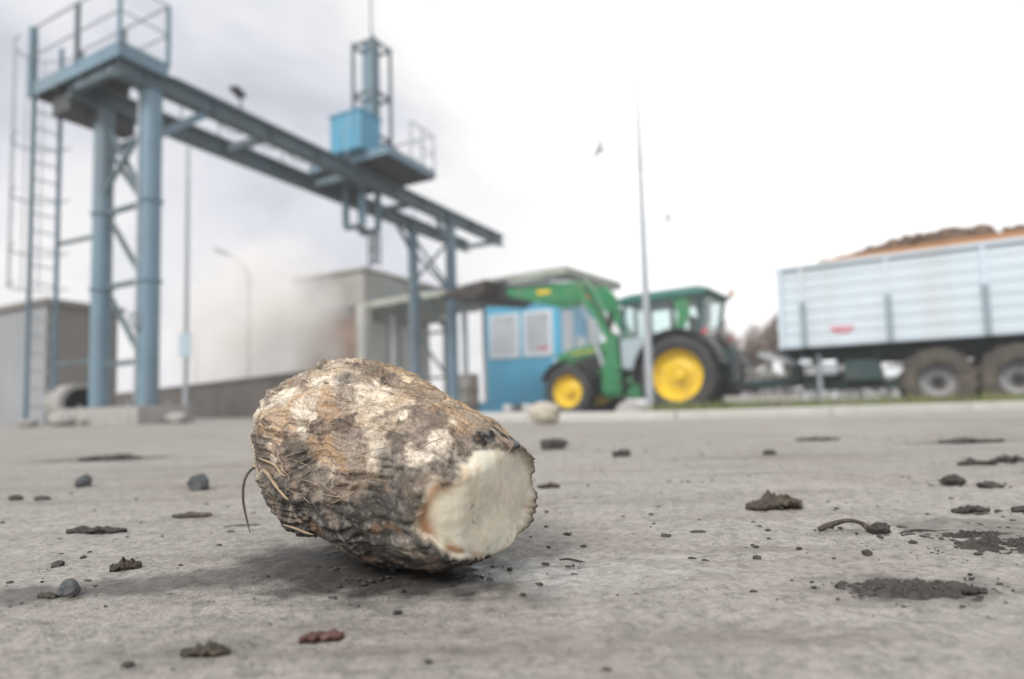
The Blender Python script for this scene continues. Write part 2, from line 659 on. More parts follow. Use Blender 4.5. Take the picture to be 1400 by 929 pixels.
so = 0.75 * (1 - sstep(0.3, 1.1, blob(px_, py_, -1.10, 1.72, 0.26, 0.12) + wob * 1.3))
so = np.maximum(so, 0.7 * (1 - sstep(0.3, 1.1, blob(px_, py_, 1.1, 1.5, 0.22, 0.07) + wob * 1.4)))
so = np.maximum(so, 0.55 * (1 - sstep(0.3, 1.1, blob(px_, py_, 0.40, 0.52, 0.09, 0.10) + wob * 1.6)))
so = np.maximum(so, 0.5 * (1 - sstep(0.3, 1.1, blob(px_, py_, -0.36, 0.71, 0.05, 0.02) + wob * 1.2)))
so = np.maximum(so, 0.75 * (1 - sstep(0.3, 1.2, blob(px_, py_, 0.24, 0.378, 0.062, 0.034) + wob * 1.3)))
so = np.maximum(so, 0.45 * (1 - sstep(0.2, 1.1, blob(px_, py_, 0.28, 0.54, 0.07, 0.025) + wob * 1.5)))
so = np.maximum(so, 0.35 * (1 - sstep(0.2, 1.1, blob(px_, py_, -0.16, 0.31, 0.06, 0.02) + wob * 1.5)))
set_attr(ground, 'soil', np.clip(so, 0, 1))


def resample(line, step):
    pts = [Vector((*p, 0)) for p in line]
    out, carry = [pts[0]], 0.0
    for a, b in zip(pts[:-1], pts[1:]):
        d = (b - a).length
        t = step - carry
        while t <= d:
            out.append(a.lerp(b, t / d))
            t += step
        carry = (carry + d) % step
    return out


# pavement slab strip behind the kerb
def offset_line(line, d):
    pts = [Vector((*p, 0)) for p in line]
    out = []
    for i, p in enumerate(pts):
        t = (pts[min(i + 1, len(pts) - 1)] - pts[max(i - 1, 0)]).normalized()
        out.append(p + Vector((t.y, -t.x, 0)) * d)
    return out


smooth_kerb = resample(KERB, 0.25)
smooth_kerb = [(p.x, p.y) for p in smooth_kerb]
kerb = bpy.data.objects.new('kerb', None)
COL.objects.link(kerb)
tag(kerb, kind='structure')
kerb_m = mat('kerb_concrete', (0.52, 0.51, 0.48), 0.85, 0, 0.12, 3, 0.5, 70, (0.28, 0.26, 0.235), 0.5, 2.5)
pts = resample(KERB, 1.0)
for a, b in zip(pts[:-1], pts[1:]):
    t = (b - a).normalized()
    nrm_ = Vector((t.y, -t.x, 0))
    c = (a + b) / 2 + nrm_ * 0.075
    m = MB().box((0, 0, 0), ((b - a).length - 0.012, 0.15, 0.16))
    k = m.build('kerb_stone', kerb_m, kerb, bevel=0.012)
    k.location = (c.x, c.y, -0.025)
    k.rotation_euler.z = math.atan2(t.y, t.x)
inner, outer = offset_line(smooth_kerb, 0.16), offset_line(smooth_kerb, 1.5)
mb = MB()
n = len(inner)
vs = [(p.x, p.y, 0.045) for p in inner] + [(p.x, p.y, 0.035) for p in outer] + [(p.x, p.y, -0.2) for p in outer]
fs = [(i, i + 1, n + i + 1, n + i) for i in range(n - 1)] + [(n + i, n + i + 1, 2 * n + i + 1, 2 * n + i) for i in range(n - 1)]
pave_m = mat('pavement_slabs', (0.47, 0.46, 0.44), 0.88, 0, 0.14, 2.0, 0.4, 60, (0.30, 0.28, 0.25), 0.5, 1.6)
tag(mb.add(vs, fs).build('pavement', pave_m), kind='structure')

# road surface on which the vehicles stand
road_m = mat('damp_asphalt', (0.10, 0.10, 0.10), 0.75, 0, 0.2, 1.5, 0.4, 80, (0.17, 0.16, 0.145), 0.6, 0.8)
mb = MB()
rd = []
cen = [(34.0, -6.0), (12.0, 7.8), (5.0, 12.1), (0.0, 15.4), (-6.0, 19.4), (-30.0, 35.0)]
lft, rgt = offset_line(cen, -3.4), offset_line(cen, 3.4)
n = len(lft)
zr = ROAD_Z + 0.004
mb.add([(p.x, p.y, zr) for p in lft] + [(p.x, p.y, zr) for p in rgt], [(i, i + 1, n + i + 1, n + i) for i in range(n - 1)])
tag(mb.build('road', road_m), kind='structure')

# grass verge: sloping turf with blades
rng = random.Random(5)
gv, gf = [], []
vl0, vl1 = offset_line(smooth_kerb, 1.5), offset_line(smooth_kerb, 3.0)
sel = [i for i, p in enumerate(smooth_kerb) if p[0] > 1.0]
for _ in range(14000):
    i = rng.choice(sel)
    f = rng.random()
    p = vl0[i].lerp(vl1[i], f) + Vector((rng.uniform(-.14, .14), rng.uniform(-.06, .06), 0))
    kdv = 1.5 + 1.5 * f
    z = ROAD_Z * float(sstep(0.9, 3.4, np.array([kdv]))[0]) - 0.01
    hgt = rng.uniform(0.08, 0.19) * (1.25 if rng.random() < .1 else 1)
    a = rng.uniform(0, math.pi)
    w = rng.uniform(0.004, 0.008)
    lx, ly = rng.uniform(-.05, .05), rng.uniform(-.05, .05)
    b = len(gv)
    dx, dy = math.cos(a) * w, math.sin(a) * w
    gv += [(p.x - dx, p.y - dy, z), (p.x + dx, p.y + dy, z), (p.x + lx * .4, p.y + ly * .4, z + hgt * .6), (p.x + lx, p.y + ly, z + hgt)]
    gf += [(b, b + 1, b + 2), (b + 1, b + 3, b + 2)]
grass_m = mat('winter_grass', (0.17, 0.21, 0.07), 0.7, 0, 0.35, 2.0, 0, 40, (0.25, 0.22, 0.09), 0.7, 1.5)
g = np_mesh('grass', gv, gf, grass_m, smooth=False)
tag(g, 'short winter grass on the verge behind the kerb', 'grass', kind='stuff')

# ================================================================== MAIN BEET
AX_PHI, AX_TAU = R(39), R(11)
ax = np.array([math.cos(AX_PHI) * math.cos(AX_TAU), -math.sin(AX_PHI) * math.cos(AX_TAU), -math.sin(AX_TAU)])
bc = np.array([-0.1215, 0.504, 0.069])
e1 = np.cross(ax, [0, 0, 1]); e1 /= np.linalg.norm(e1)
e2 = np.cross(e1, ax)


def beet_body(p, L1=0.110, L2=0.185, Rm=0.0695):
    d = p - bc
    s = d @ ax
    rad = np.hypot((d @ e1) * 0.97, d @ e2)
    tneg = np.clip(1 - np.abs(s / L1) ** 2.6, 0, 1) ** 0.46
    tpos = np.clip(1 - (s / L2) ** 2, 0, 1) ** 0.66
    prof = Rm * np.where(s < 0, tneg, tpos)
    return rad - prof


CUTS = [((0.16, -0.96, -0.22), (-0.036, 0.3965, 0.040)),
        ((0.77, -0.62, -0.16), (-0.034, 0.3950, 0.040)),
        ((0.46, -0.70, 0.55), (-0.010, 0.412, 0.068)),
        ((0.97, -0.22, -0.10), (0.0220, 0.465, 0.040)),
        ((0.10, -0.80, -0.60), (-0.040, 0.400, 0.010))]
CUTS = [(np.array(n_) / np.linalg.norm(n_), np.array(c_)) for n_, c_ in CUTS]


def cut_f(p):
    a = np.full(len(p), -1e9)
    for n_, c_ in CUTS:
        a = np.maximum(a, (p - c_) @ n_)
    return a


def smax(a, b, k):
    h = np.clip(0.5 + 0.5 * (a - b) / k, 0, 1)
    return b + (a - b) * h + k * h * (1 - h)


def beet_f(p):
    f = beet_body(p)
    c = None
    for n_, c_ in CUTS:
        q = (p - c_) @ n_
        c = q if c is None else smax(c, q, 0.003)
    return smax(f, c, 0.0035)


dirs, bfaces = ico(8)
lo, hi = np.zeros(len(dirs)), np.full(len(dirs), 0.24)
for _ in range(22):
    mid = (lo + hi) / 2
    ins = beet_f(bc + dirs * mid[:, None]) < 0
    lo, hi = np.where(ins, mid, lo), np.where(ins, hi, mid)
bp = bc + dirs * lo[:, None]
cutv = cut_f(bp) - beet_body(bp)                       # >0 on the sliced face
s_ax = (bp - bc) @ ax
th = np.arctan2((bp - bc) @ e2, (bp - bc) @ e1)
low = fbm(bp * 16, 3, 4)
cutm = sstep(-0.002, 0.002, cutv + 0.012 * fbm(bp * 30, 4, 12) + 0.004 * low - 0.010 * sstep(0.066, 0.082, bp[:, 2] + 0.012 * fbm(bp * 40, 3, 13)))
# flowing wrinkles: warped bands running round the root and along the groove
warp = np.stack([fbm(bp * 20, 3, 61), fbm(bp * 20, 3, 62), fbm(bp * 20, 3, 63)], 1)
G1 = np.array([-0.045, 0.485, 0.112])                  # fibrous root groove on top
dG = bp - G1
flow = np.stack([s_ax * 16 + th * 1.2, th * 7.5 - s_ax * 24, np.linalg.norm(dG, axis=1) * 20], 1) + warp * 1.5
wr = ridged(flow * 1.15, 4, 70)
wr2 = ridged(flow * np.array([1.2, 4.5, 2.5]), 3, 75)
gold0 = np.exp(-((np.linalg.norm(dG, axis=1) / 0.042) ** 2))
lump = fbm(bp * 30, 4, 80)
fine = fbm(bp * 260, 3, 85)
groove = np.exp(-((dG @ np.array([0.55, -0.35, -0.75]) / 0.05) ** 2 + (dG @ np.array([-0.3, -0.9, 0.2]) / 0.016) ** 2))
lowleft0 = sstep(0.085, 0.03, bp[:, 2])
crust = sstep(0.05, 0.13, fbm(bp * 27, 5, 120) - 0.05 * gold0)
fold = ridged(flow * np.array([.55, .9, .6]), 2, 130)
disp_skin = 0.0030 * (fold - .5) + 0.0022 * crust * (0.6 + 0.8 * np.maximum(fbm(bp * 90, 3, 121), 0)) + 0.0125 * low + 0.0065 * lump + 0.0110 * fbm(bp * 9, 2, 150) + 0.0022 * (wr - 0.45) + 0.0013 * (wr2 - 0.5) * (1 - 0.6 * lowleft0) + 0.0007 * fine - 0.006 * groove
crumb = np.maximum(fbm(bp * 120, 4, 87), 0)
soil_pos = np.array([-0.088, 0.423, 0.035])
sd = np.linalg.norm((bp - soil_pos) / np.array([0.022, 0.035, 0.034]), axis=1)
soil_patch = sstep(1.15, 0.65, sd + 0.5 * fbm(bp * 60, 3, 90))
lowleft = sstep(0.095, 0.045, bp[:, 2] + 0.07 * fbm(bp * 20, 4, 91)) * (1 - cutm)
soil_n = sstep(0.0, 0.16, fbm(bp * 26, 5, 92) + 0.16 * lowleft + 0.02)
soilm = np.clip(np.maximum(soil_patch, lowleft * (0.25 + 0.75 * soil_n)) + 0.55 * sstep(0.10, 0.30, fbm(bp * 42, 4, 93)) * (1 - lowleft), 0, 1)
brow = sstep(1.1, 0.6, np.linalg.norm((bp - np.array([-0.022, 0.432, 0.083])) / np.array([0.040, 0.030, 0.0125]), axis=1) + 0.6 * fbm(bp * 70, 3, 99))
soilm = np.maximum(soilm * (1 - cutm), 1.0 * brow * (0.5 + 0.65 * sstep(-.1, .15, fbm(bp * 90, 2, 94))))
disp_skin += 0.0030 * soilm * crumb
dface = bp - np.array([-0.030, 0.418, 0.04])
rr = np.linalg.norm(dface, axis=1) * (1 + 0.12 * fbm(bp * 40, 2, 95))
rings = np.sin(rr * 2 * math.pi / 0.0085 + 2 * fbm(bp * 30, 2, 96))
disp_cut = 0.0075 * fbm(bp * 20, 2, 97) + 0.0006 * fbm(bp * 80, 2, 122) + 0.00006 * rings + 0.0004 * fbm(bp * 150, 3, 98)
edge_soft = 1 - 0.75 * np.exp(-(cutv / 0.007) ** 2)
hf_ = 0.0022 * (wr - 0.45) + 0.0013 * (wr2 - 0.5)
disp = (disp_skin - hf_ * (1 - edge_soft)) * (1 - cutm) + disp_cut * cutm
bp2 = bp + dirs * disp[:, None]
bp2[:, 2] -= bp2[:, 2].min() + 0.0018


def mixn(a, b, f):
    return a * (1 - f[:, None]) + np.asarray(b) * f[:, None]


nb = len(bp)
colr = np.tile(np.array([0.42, 0.325, 0.23]), (nb, 1))
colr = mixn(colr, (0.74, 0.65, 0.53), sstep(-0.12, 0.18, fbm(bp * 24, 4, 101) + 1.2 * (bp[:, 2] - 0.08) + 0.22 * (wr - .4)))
colr = mixn(colr, (0.17, 0.125, 0.095), 0.8 * sstep(0.06, 0.20, fbm(bp * 20, 5, 103) - 0.1 * (wr - .5)))
colr = mixn(colr, (0.38, 0.235, 0.12), 0.75 * sstep(0.08, 0.26, fbm(bp * 30, 4, 105)))
colr = mixn(colr, (0.30, 0.25, 0.235), 0.45 * sstep(0.0, 0.3, fbm(flow * np.array([1.2, 3.0, 2.0]), 4, 107)))
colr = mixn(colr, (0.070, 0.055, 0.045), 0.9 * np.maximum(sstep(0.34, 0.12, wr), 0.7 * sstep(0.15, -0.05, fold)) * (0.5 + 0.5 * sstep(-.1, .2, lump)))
colr = mixn(colr, (0.66, 0.585, 0.47), 0.40 * sstep(0.60, 0.85, wr2) * sstep(0.0, 0.06, bp[:, 2] - 0.05))
gold = np.exp(-((np.linalg.norm(dG, axis=1) / 0.042) ** 2))
colr = mixn(colr, (0.50, 0.30, 0.10), np.clip(1.1 * gold * (0.4 + 0.8 * sstep(0.3, 0.8, wr2)), 0, 0.9))
crc = mixn(np.tile(np.array([0.135, 0.10, 0.078]), (nb, 1)), (0.29, 0.225, 0.175), sstep(-0.05, 0.25, fbm(bp * 130, 3, 123)))
cw = 0.92 * crust * (1 - 0.5 * gold)
colr = mixn(colr, (0, 0, 0), cw) + crc * cw[:, None]
soilcol = mixn(np.tile(np.array([0.045, 0.041, 0.036]), (nb, 1)), (0.15, 0.14, 0.125), sstep(0.0, 0.3, fbm(bp * 150, 3, 109)))
soilcol = mixn(soilcol, (0.22, 0.125, 0.07), 0.6 * sstep(0.15, 0.35, fbm(bp * 55, 3, 110)))
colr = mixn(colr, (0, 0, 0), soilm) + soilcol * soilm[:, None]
cutc = np.tile(np.array([0.74, 0.68, 0.54]), (nb, 1))
fibr = fbm(np.stack([bp[:, 0] * 260 + bp[:, 1] * 160, bp[:, 2] * 34, bp[:, 1] * 20], 1) + warp * 1.2, 3, 140)
cutc = mixn(cutc, (0.58, 0.50, 0.36), 0.45 * sstep(0.05, 0.35, fibr))
cutc = mixn(cutc, (0.82, 0.78, 0.67), 0.5 * sstep(0.05, 0.35, -fibr))
cutc = mixn(cutc, (0.66, 0.64, 0.53), sstep(-0.1, 0.25, fbm(bp * 45, 3, 111)))
cutc = mixn(cutc, (0.79, 0.75, 0.63), 0.18 * sstep(0.2, 1.0, rings) * sstep(0.0, .25, fbm(bp * 25, 2, 112)))
cutc = mixn(cutc, (0.46, 0.33, 0.18), 0.6 * sstep(0.16, 0.36, fbm(bp * 38, 5, 113)))
cutc = mixn(cutc, (0.12, 0.09, 0.06), 0.9 * sstep(0.50, 0.58, fbm(bp * 110, 2, 114)))
rim = 0.85 * np.exp(-((cutv - 0.002) / 0.0024) ** 2) * sstep(.05, .30, fbm(bp * 24, 3, 115))
cutc = mixn(cutc, (0.34, 0.135, 0.045), np.clip(rim, 0, 0.9))
cutc = mixn(cutc, (0.27, 0.10, 0.035), 0.9 * sstep(0.002, 0.007, bp[:, 0] - 0.0105 + 0.006 * fbm(bp * 40, 3, 116)))
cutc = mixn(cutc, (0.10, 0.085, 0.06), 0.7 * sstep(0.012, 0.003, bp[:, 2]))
cutc = mixn(cutc, (0, 0, 0), np.minimum(soilm, .85)) + soilcol * np.minimum(soilm, .85)[:, None]
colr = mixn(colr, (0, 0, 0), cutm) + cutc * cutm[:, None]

beet_m, N, L, P = new_mat('beet_root_surface')
tcn = nd('ShaderNodeTexCoord')
pos = tcn.outputs['Object']
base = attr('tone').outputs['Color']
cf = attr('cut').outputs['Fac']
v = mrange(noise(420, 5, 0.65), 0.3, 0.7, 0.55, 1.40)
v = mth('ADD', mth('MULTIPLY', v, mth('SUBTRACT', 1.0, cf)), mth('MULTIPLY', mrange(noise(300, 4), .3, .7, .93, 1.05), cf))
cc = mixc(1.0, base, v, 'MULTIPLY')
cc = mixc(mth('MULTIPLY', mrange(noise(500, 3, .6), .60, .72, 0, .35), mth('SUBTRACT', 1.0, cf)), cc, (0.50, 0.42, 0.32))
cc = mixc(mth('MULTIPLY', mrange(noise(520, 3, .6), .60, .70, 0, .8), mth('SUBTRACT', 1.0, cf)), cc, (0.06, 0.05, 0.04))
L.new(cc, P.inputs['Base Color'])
L.new(mth('ADD', mth('MULTIPLY', cf, -0.42), mrange(noise(160, 3), .3, .7, .62, .85)), P.inputs['Roughness'])
P.inputs['Subsurface Radius'].default_value = (0.006, 0.004, 0.002)
P.inputs['Subsurface Scale'].default_value = 0.6
L.new(mth('MULTIPLY', cf, 0.25), P.inputs['Subsurface Weight'])
b1 = nd('ShaderNodeBump', Distance=0.0012)
L.new(mth('ADD', mth('MULTIPLY', cf, -0.68), 0.85), b1.inputs['Strength'])
L.new(mth('ADD', noise(380, 5, .7), mth('MULTIPLY', noise(130, 4, .6), 1.3)), b1.inputs['Height'])
L.new(b1.outputs[0], P.inputs['Normal'])

beet = thing('sugar_beet', 'large soil-crusted sugar beet lying on concrete in the foreground, pale cut crown facing right', 'beet',
             (bc[0], bc[1], 0))
fm = cutm[bfaces].mean(1) > 0.5


def sub_mesh(name, mask, parent):
    fcs = bfaces[mask]
    used = np.unique(fcs)
    remap = np.full(nb, -1)
    remap[used] = np.arange(len(used))
    o = np_mesh(name, bp2[used] - np.array([bc[0], bc[1], 0]), remap[fcs], beet_m, parent)
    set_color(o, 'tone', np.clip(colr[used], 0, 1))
    set_attr(o, 'cut', cutm[used])
    return o


sub_mesh('root_body', ~fm, beet)
sub_mesh('cut_crown', fm, beet)['label'] = 'pale cream sliced crown face with brown rim'

# root fibres lying over the skin and the loose strands at the back end
fib_m = mat('dry_root_fibre', (0.34, 0.26, 0.17), 0.7, 0, 0.3, 60)
fib_d = mat('dark_root_fibre', (0.09, 0.075, 0.05), 0.6, 0, 0.3, 60)
rng = random.Random(11)
nr = np.random.default_rng(3)
mb = MB()
skin_idx = np.where((cutm < 0.02) & (bp2[:, 2] > 0.05) & (soilm < 0.7))[0]
cands = nr.choice(skin_idx, 900)
wgt = 0.15 + 2.0 * gold[cands]
cands = cands[nr.random(900) < wgt][:260]
grp = dirs @ dirs[0]
for i in cands:
    ptsf = []
    d0 = dirs[i]
    tang = np.cross(d0, ax) * rng.uniform(-.6, .6) + ax * rng.choice((-1, 1)) * rng.uniform(.3, 1)
    tang -= d0 * (tang @ d0)
    tang /= np.linalg.norm(tang)
    bend = rng.uniform(-6, 6)
    ln = rng.uniform(0.008, 0.026)
    cur = d0.copy()
    for k in range(5):
        j = int(np.argmax(dirs @ cur))
        ptsf.append(bp2[j] - np.array([bc[0], bc[1], 0]) + dirs[j] * (0.0007 + 0.0012 * rng.random() * k / 4))
        side = np.cross(cur, tang)
        cur = cur + (tang + side * bend * 0.01 * k) * ln / 4 / 0.08
        cur /= np.linalg.norm(cur)
    mb.tube(ptsf, [0.00022, 0.00026, 0.00024, 0.0002, 0.00006], 4)
o = mb.build('root_fibres', fib_m, beet, smooth=True)
o['kind'] = 'stuff'


def surf_pt(d, out=0.001):
    d = np.array(d, float)
    d /= np.linalg.norm(d)
    j = int(np.argmax(dirs @ d))
    return Vector(bp2[j] + dirs[j] * out - np.array([bc[0], bc[1], 0]))


def screen_dir(w):
    return np.array(w) - bc


def smooth_path(p, r, n=6):
    p = [Vector(q) for q in p]
    e = [p[0] * 2 - p[1]] + p + [p[-1] * 2 - p[-2]]
    op, orr = [], []
    for i in range(1, len(e) - 2):
        for k in range(n):
            t = k / n
            a, b, c, d = e[i - 1], e[i], e[i + 1], e[i + 2]
            op.append(0.5 * ((2 * b) + (c - a) * t + (2 * a - 5 * b + 4 * c - d) * t * t + (3 * b - a - 3 * c + d) * t ** 3))
            orr.append(r[i - 1] * (1 - t) + r[i] * t)
    return op + [p[-1]], orr + [r[-1]]


SL = Vector((-bc[0], -bc[1], 0))
a0 = Vector((-0.232, 0.555, 0.066)) + SL
a1 = Vector((-0.2355, 0.546, 0.056)) + SL
mb = MB().tube(*smooth_path([a0 + Vector((.012, .01, .004)), a0, a1, a1 + Vector((-.0005, -.001, -.016)), a1 + Vector((.003, -.002, -.032)), a1 + Vector((.0065, -.003, -.044))], [0.0008, 0.0012, 0.0012, 0.0011, 0.0009, 0.0003]), 8)
mb.build('root_strand', fib_d, beet, smooth=True)
mb = MB().tube(*smooth_path([a0 + Vector((.0, .0, .003)), surf_pt((-.75, -.42, -.08), .002), surf_pt((-.70, -.62, -.18), .002), surf_pt((-.60, -.74, -.30), .0015), surf_pt((-.52, -.8, -.34), .001)], [0.0010, 0.0014, 0.0013, 0.0010, 0.0003]), 8)
mb.build('root_strand', fib_m, beet, smooth=True)
mb = MB().tube(*smooth_path([surf_pt((-.78, -.32, .02), .001), surf_pt((-.72, -.55, -.02), .002), surf_pt((-.62, -.70, -.10), .0015), surf_pt((-.55, -.78, -.12), .001)], [0.0007, 0.0010, 0.0009, 0.0003]), 8)
mb.build('root_strand', fib_m, beet, smooth=True)
mb = MB().tube(*smooth_path([surf_pt((-.70, -.35, -.62), .002), surf_pt((-.6, -.55, -.70), .003), surf_pt((-.45, -.7, -.72), .003), surf_pt((-.33, -.75, -.72), .0025)], [0.0004, 0.0009, 0.0009, 0.0003]), 8)
mb.build('root_strand', fib_m, beet, smooth=True)

# ================================================================== SAMPLING GANTRY (crane)
CR_ANG = math.atan2(0.885, 0.465)
crane = thing('sampling_gantry', 'tall blue-grey steel gantry on round columns with long double girder, ladder and end platform', 'gantry crane',
              (-5.28, 9.0, 0.0), CR_ANG)
TOP = 5.28          # top of girders
SP = 1.22           # girder spacing
XF = 8.05           # far columns


def i_beam(x0, x1, y, ztop, h=0.30, w=0.20, tf=0.03, tw=0.03):
    zb = ztop - h
    m = MB()
    m.box(((x0 + x1) / 2, y, ztop - tf / 2), (x1 - x0, w, tf))
    m.box(((x0 + x1) / 2, y, zb + tf / 2), (x1 - x0, w, tf))
    m.box(((x0 + x1) / 2, y, (ztop + zb) / 2), (x1 - x0 - 0.004, tw, h - 2 * tf))
    k = x0 + 0.4
    while k < x1:
        m.box((k, y, (ztop + zb) / 2), (0.012, w * 0.86, h - 2 * tf))
        k += 1.15
    return m


for yy in (0.0, SP):
    g = i_beam(-0.52, 10.9, yy, TOP).build('girder', steel_dark, crane)
    r = MB().box((5.6, yy, TOP + 0.03), (10.5, 0.06, 0.06)).build('rail', steel_dark, g)
for xx in (-0.46, 2.2, 4.4, 6.6, 10.83):
    MB().bar((xx, 0.1, TOP - 0.16), (xx, SP - 0.1, TOP - 0.16), 0.09, 0.14).build('cross_beam', steel_dark, crane)
# conductor line posts along the rear girder
mid = MB().tube([(1.2, SP + 0.02, TOP + 0.42), (9.9, SP + 0.02, TOP + 0.42)], 0.013, 6).build('cable_line', galv, crane)
for k in range(12):
    MB().box((1.3 + k * 0.76, SP + 0.02, TOP + 0.22), (0.03, 0.03, 0.42)).build('cable_post', galv, mid)
for (xx, zb) in ((0.0, 0.24), (XF, ROAD_Z + 0.2)):
    for yy in (0.0, SP):
        zt = TOP - 0.30
        c = MB().tube([(xx, yy, zb), (xx, yy, zt - 0.02)], 0.142, 20).build('column', steel_blue, crane, smooth=True)
        MB().box((xx, yy, zt - 0.01), (0.34, 0.34, 0.03)).build('head_plate', steel_dark, c)
        MB().box((xx, yy, zb + 0.012), (0.46, 0.46, 0.026)).build('foot_plate', steel_dark, c)
        for bx_ in (-.18, .18):
            for by_ in (-.18, .18):
                MB().tube([(xx + bx_, yy + by_, zb + .02), (xx + bx_, yy + by_, zb + .07)], .018, 6).build('anchor_bolt', galv, c)
        for zf in (0.42, 0.66):
            MB().tube([(xx, yy, zt * zf - .02), (xx, yy, zt * zf + .015)], .17, 20).build('flange', steel_blue, c, smooth=True)
    lv = [zt * f for f in (0.18, 0.42, 0.655, 0.87)]
    for i, z in enumerate(lv):
        if i < 3:
            MB().bar((xx, 0.14, z + 0.02), (xx, SP - 0.14, z + 0.02), 0.06, 0.07).build('brace', steel_dark, crane)
    for a, b in zip(lv[:-1], lv[1:]):
        MB().bar((xx + .05, 0.14, a - 0.05), (xx + .05, SP - 0.14, b - 0.1), 0.05, 0.07).build('brace', steel_dark, crane)
    MB().bar((xx, 0.14, lv[2] + 0.1), (xx, SP - 0.14, lv[3] + 0.3), 0.05, 0.07).build('brace', steel_dark, crane)
    MB().bar((xx - .05, SP - 0.14, lv[2] + 0.35), (xx - .05, 0.14, lv[3] + 0.05), 0.05, 0.06).build('brace', steel_dark, crane)
for yy in (0.0, SP):
    MB().bar((0.1, yy, TOP - 0.95), (0.85, yy, TOP - 0.33), 0.10, 0.12).build('knee_brace', steel_blue, crane)
    MB().bar((XF - 0.1, yy, TOP - 0.85), (XF - 0.65, yy, TOP - 0.33), 0.08, 0.10).build('knee_brace', steel_blue, crane)
con = MB().tube([(-.16, 0.05, .3), (-.16, 0.05, TOP - .4), (-.05, 0.05, TOP - .33)], .018, 8).build('conduit', galv, crane, smooth=True)
MB().box((-.19, 0.05, 1.5), (.09, .16, .22)).build('junction_box', galv, con)
swag = []
for k in range(41):
    x_ = 0.9 + k * 0.09
    swag.append((x_, -.13, TOP - .33 - .16 * abs(math.sin(k * math.pi / 8))))
MB().tube(swag, .012, 6).build('festoon_cable', deck_dark, crane)
# end platform
PX0, PX1, PY0, PY1 = -0.56, 0.16, -0.13, 2.22
plat = MB().box(((PX0 + PX1) / 2, (PY0 + PY1) / 2, TOP + 0.035), (PX1 - PX0, PY1 - PY0, 0.05)).build('platform', deck_dark, crane)
for yy in (0.35, 0.85, 1.55, 2.05):
    MB().box(((PX0 + PX1) / 2, yy, TOP - 0.06), (PX1 - PX0 - 0.02, 0.06, 0.13)).build('joist', deck_dark, plat)
for a, b in (((PX0, PY0), (PX0, PY1)), ((PX0, PY1), (PX1, PY1)), ((PX0, PY0), (PX1, PY0))):
    MB().bar((*a, TOP + 0.04), (*b, TOP + 0.04), 0.02, 0.22).build('toe_board', steel_blue, plat)
MB().box((-0.15, SP + 0.36, TOP - 0.28), (0.6, 0.5, 0.30)).build('cable_box', deck_dark, plat)
MB().box((0.15, SP + 0.1, TOP - 0.46), (0.6, 0.3, 0.2)).build('cable_box', deck_dark, plat)
rail = MB().tube([(PX1, PY0, TOP + 1.06), (PX0, PY0, TOP + 1.06), (PX0, PY1 + .0, TOP + 1.06)], 0.017, 8).tube(
    [(PX1, PY0, TOP + 1.06), (PX1, PY1, TOP + 1.06)], 0.017, 8).build('railing', galv, crane, smooth=True)
MB().tube([(PX1, PY0, TOP + .6), (PX0, PY0, TOP + .6), (PX0, PY1, TOP + .6)], 0.015, 6).tube(
    [(PX1, PY0, TOP + .6), (PX1, PY1, TOP + .6)], 0.015, 6).build('middle_rail', galv, rail)
for (xx, yy, w_) in ((PX0, PY0, .045), (PX0, 0.95, .055), (PX1, PY0, .05), (PX1, 1.0, .045), (PX1, PY1, .045)):
    MB().box((xx, yy, TOP + 0.57), (w_, w_, 0.96)).build('railing_post', steel_dark if yy > .9 else steel_blue, rail)
MB().box((PX0, PY1, TOP + 0.50), (0.09, 0.09, 1.15)).build('railing_post', steel_blue, rail)
# caged ladder on the outer end
LY, LX0, LX1 = PY1 + 0.10, PX0 + 0.08, PX0 + 0.46
lad = MB().bar((LX0, LY, 0.02), (LX0, LY, TOP + 1.0), 0.035, 0.06).build('ladder', steel_blue, crane)
MB().bar((LX1, LY, 0.02), (LX1, LY, TOP + 1.0), 0.035, 0.06).build('ladder_stile', steel_blue, lad)
z = 0.3
while z < TOP + 0.1:
    MB().tube([(LX0, LY, z), (LX1, LY, z)], 0.013, 6).build('rung', galv, lad)
    z += 0.28
LC = (LX0 + LX1) / 2


def hoop_pt(a):
    return (LC + 0.38 * math.cos(a), LY + 0.06 + 0.62 * math.sin(a))


for z in (2.25, 2.85, 3.75, 4.65, TOP + 0.95):
    MB().tube([(*hoop_pt(math.pi * k / 10), z) for k in range(11)], 0.015, 6).build('cage_hoop', galv, lad)
for k in (0.14, 0.32, 0.5, 0.68, 0.86):
    x_, y_ = hoop_pt(math.pi * k)
    MB().bar((x_, y_, 2.25), (x_, y_, TOP + 0.95), 0.025, 0.012).build('cage_bar', galv, lad)
for z in (0.98, 2.95):
    MB().bar((LX1, LY, z), (0.0, SP + 0.13, z + 0.02), 0.05, 0.05).build('ladder_tie', steel_dark, crane)
# floodlight on the girder
fl = MB().tube([(1.55, -0.02, TOP), (1.55, -0.02, TOP + 0.16), (1.45, -0.1, TOP + 0.25)], 0.018, 6).build('floodlight', steel_dark, crane)
MB().box((1.40, -0.12, TOP + 0.27), (0.26, 0.15, 0.06), 0.3, 0.15).build('lamp_head', black_plastic, fl)

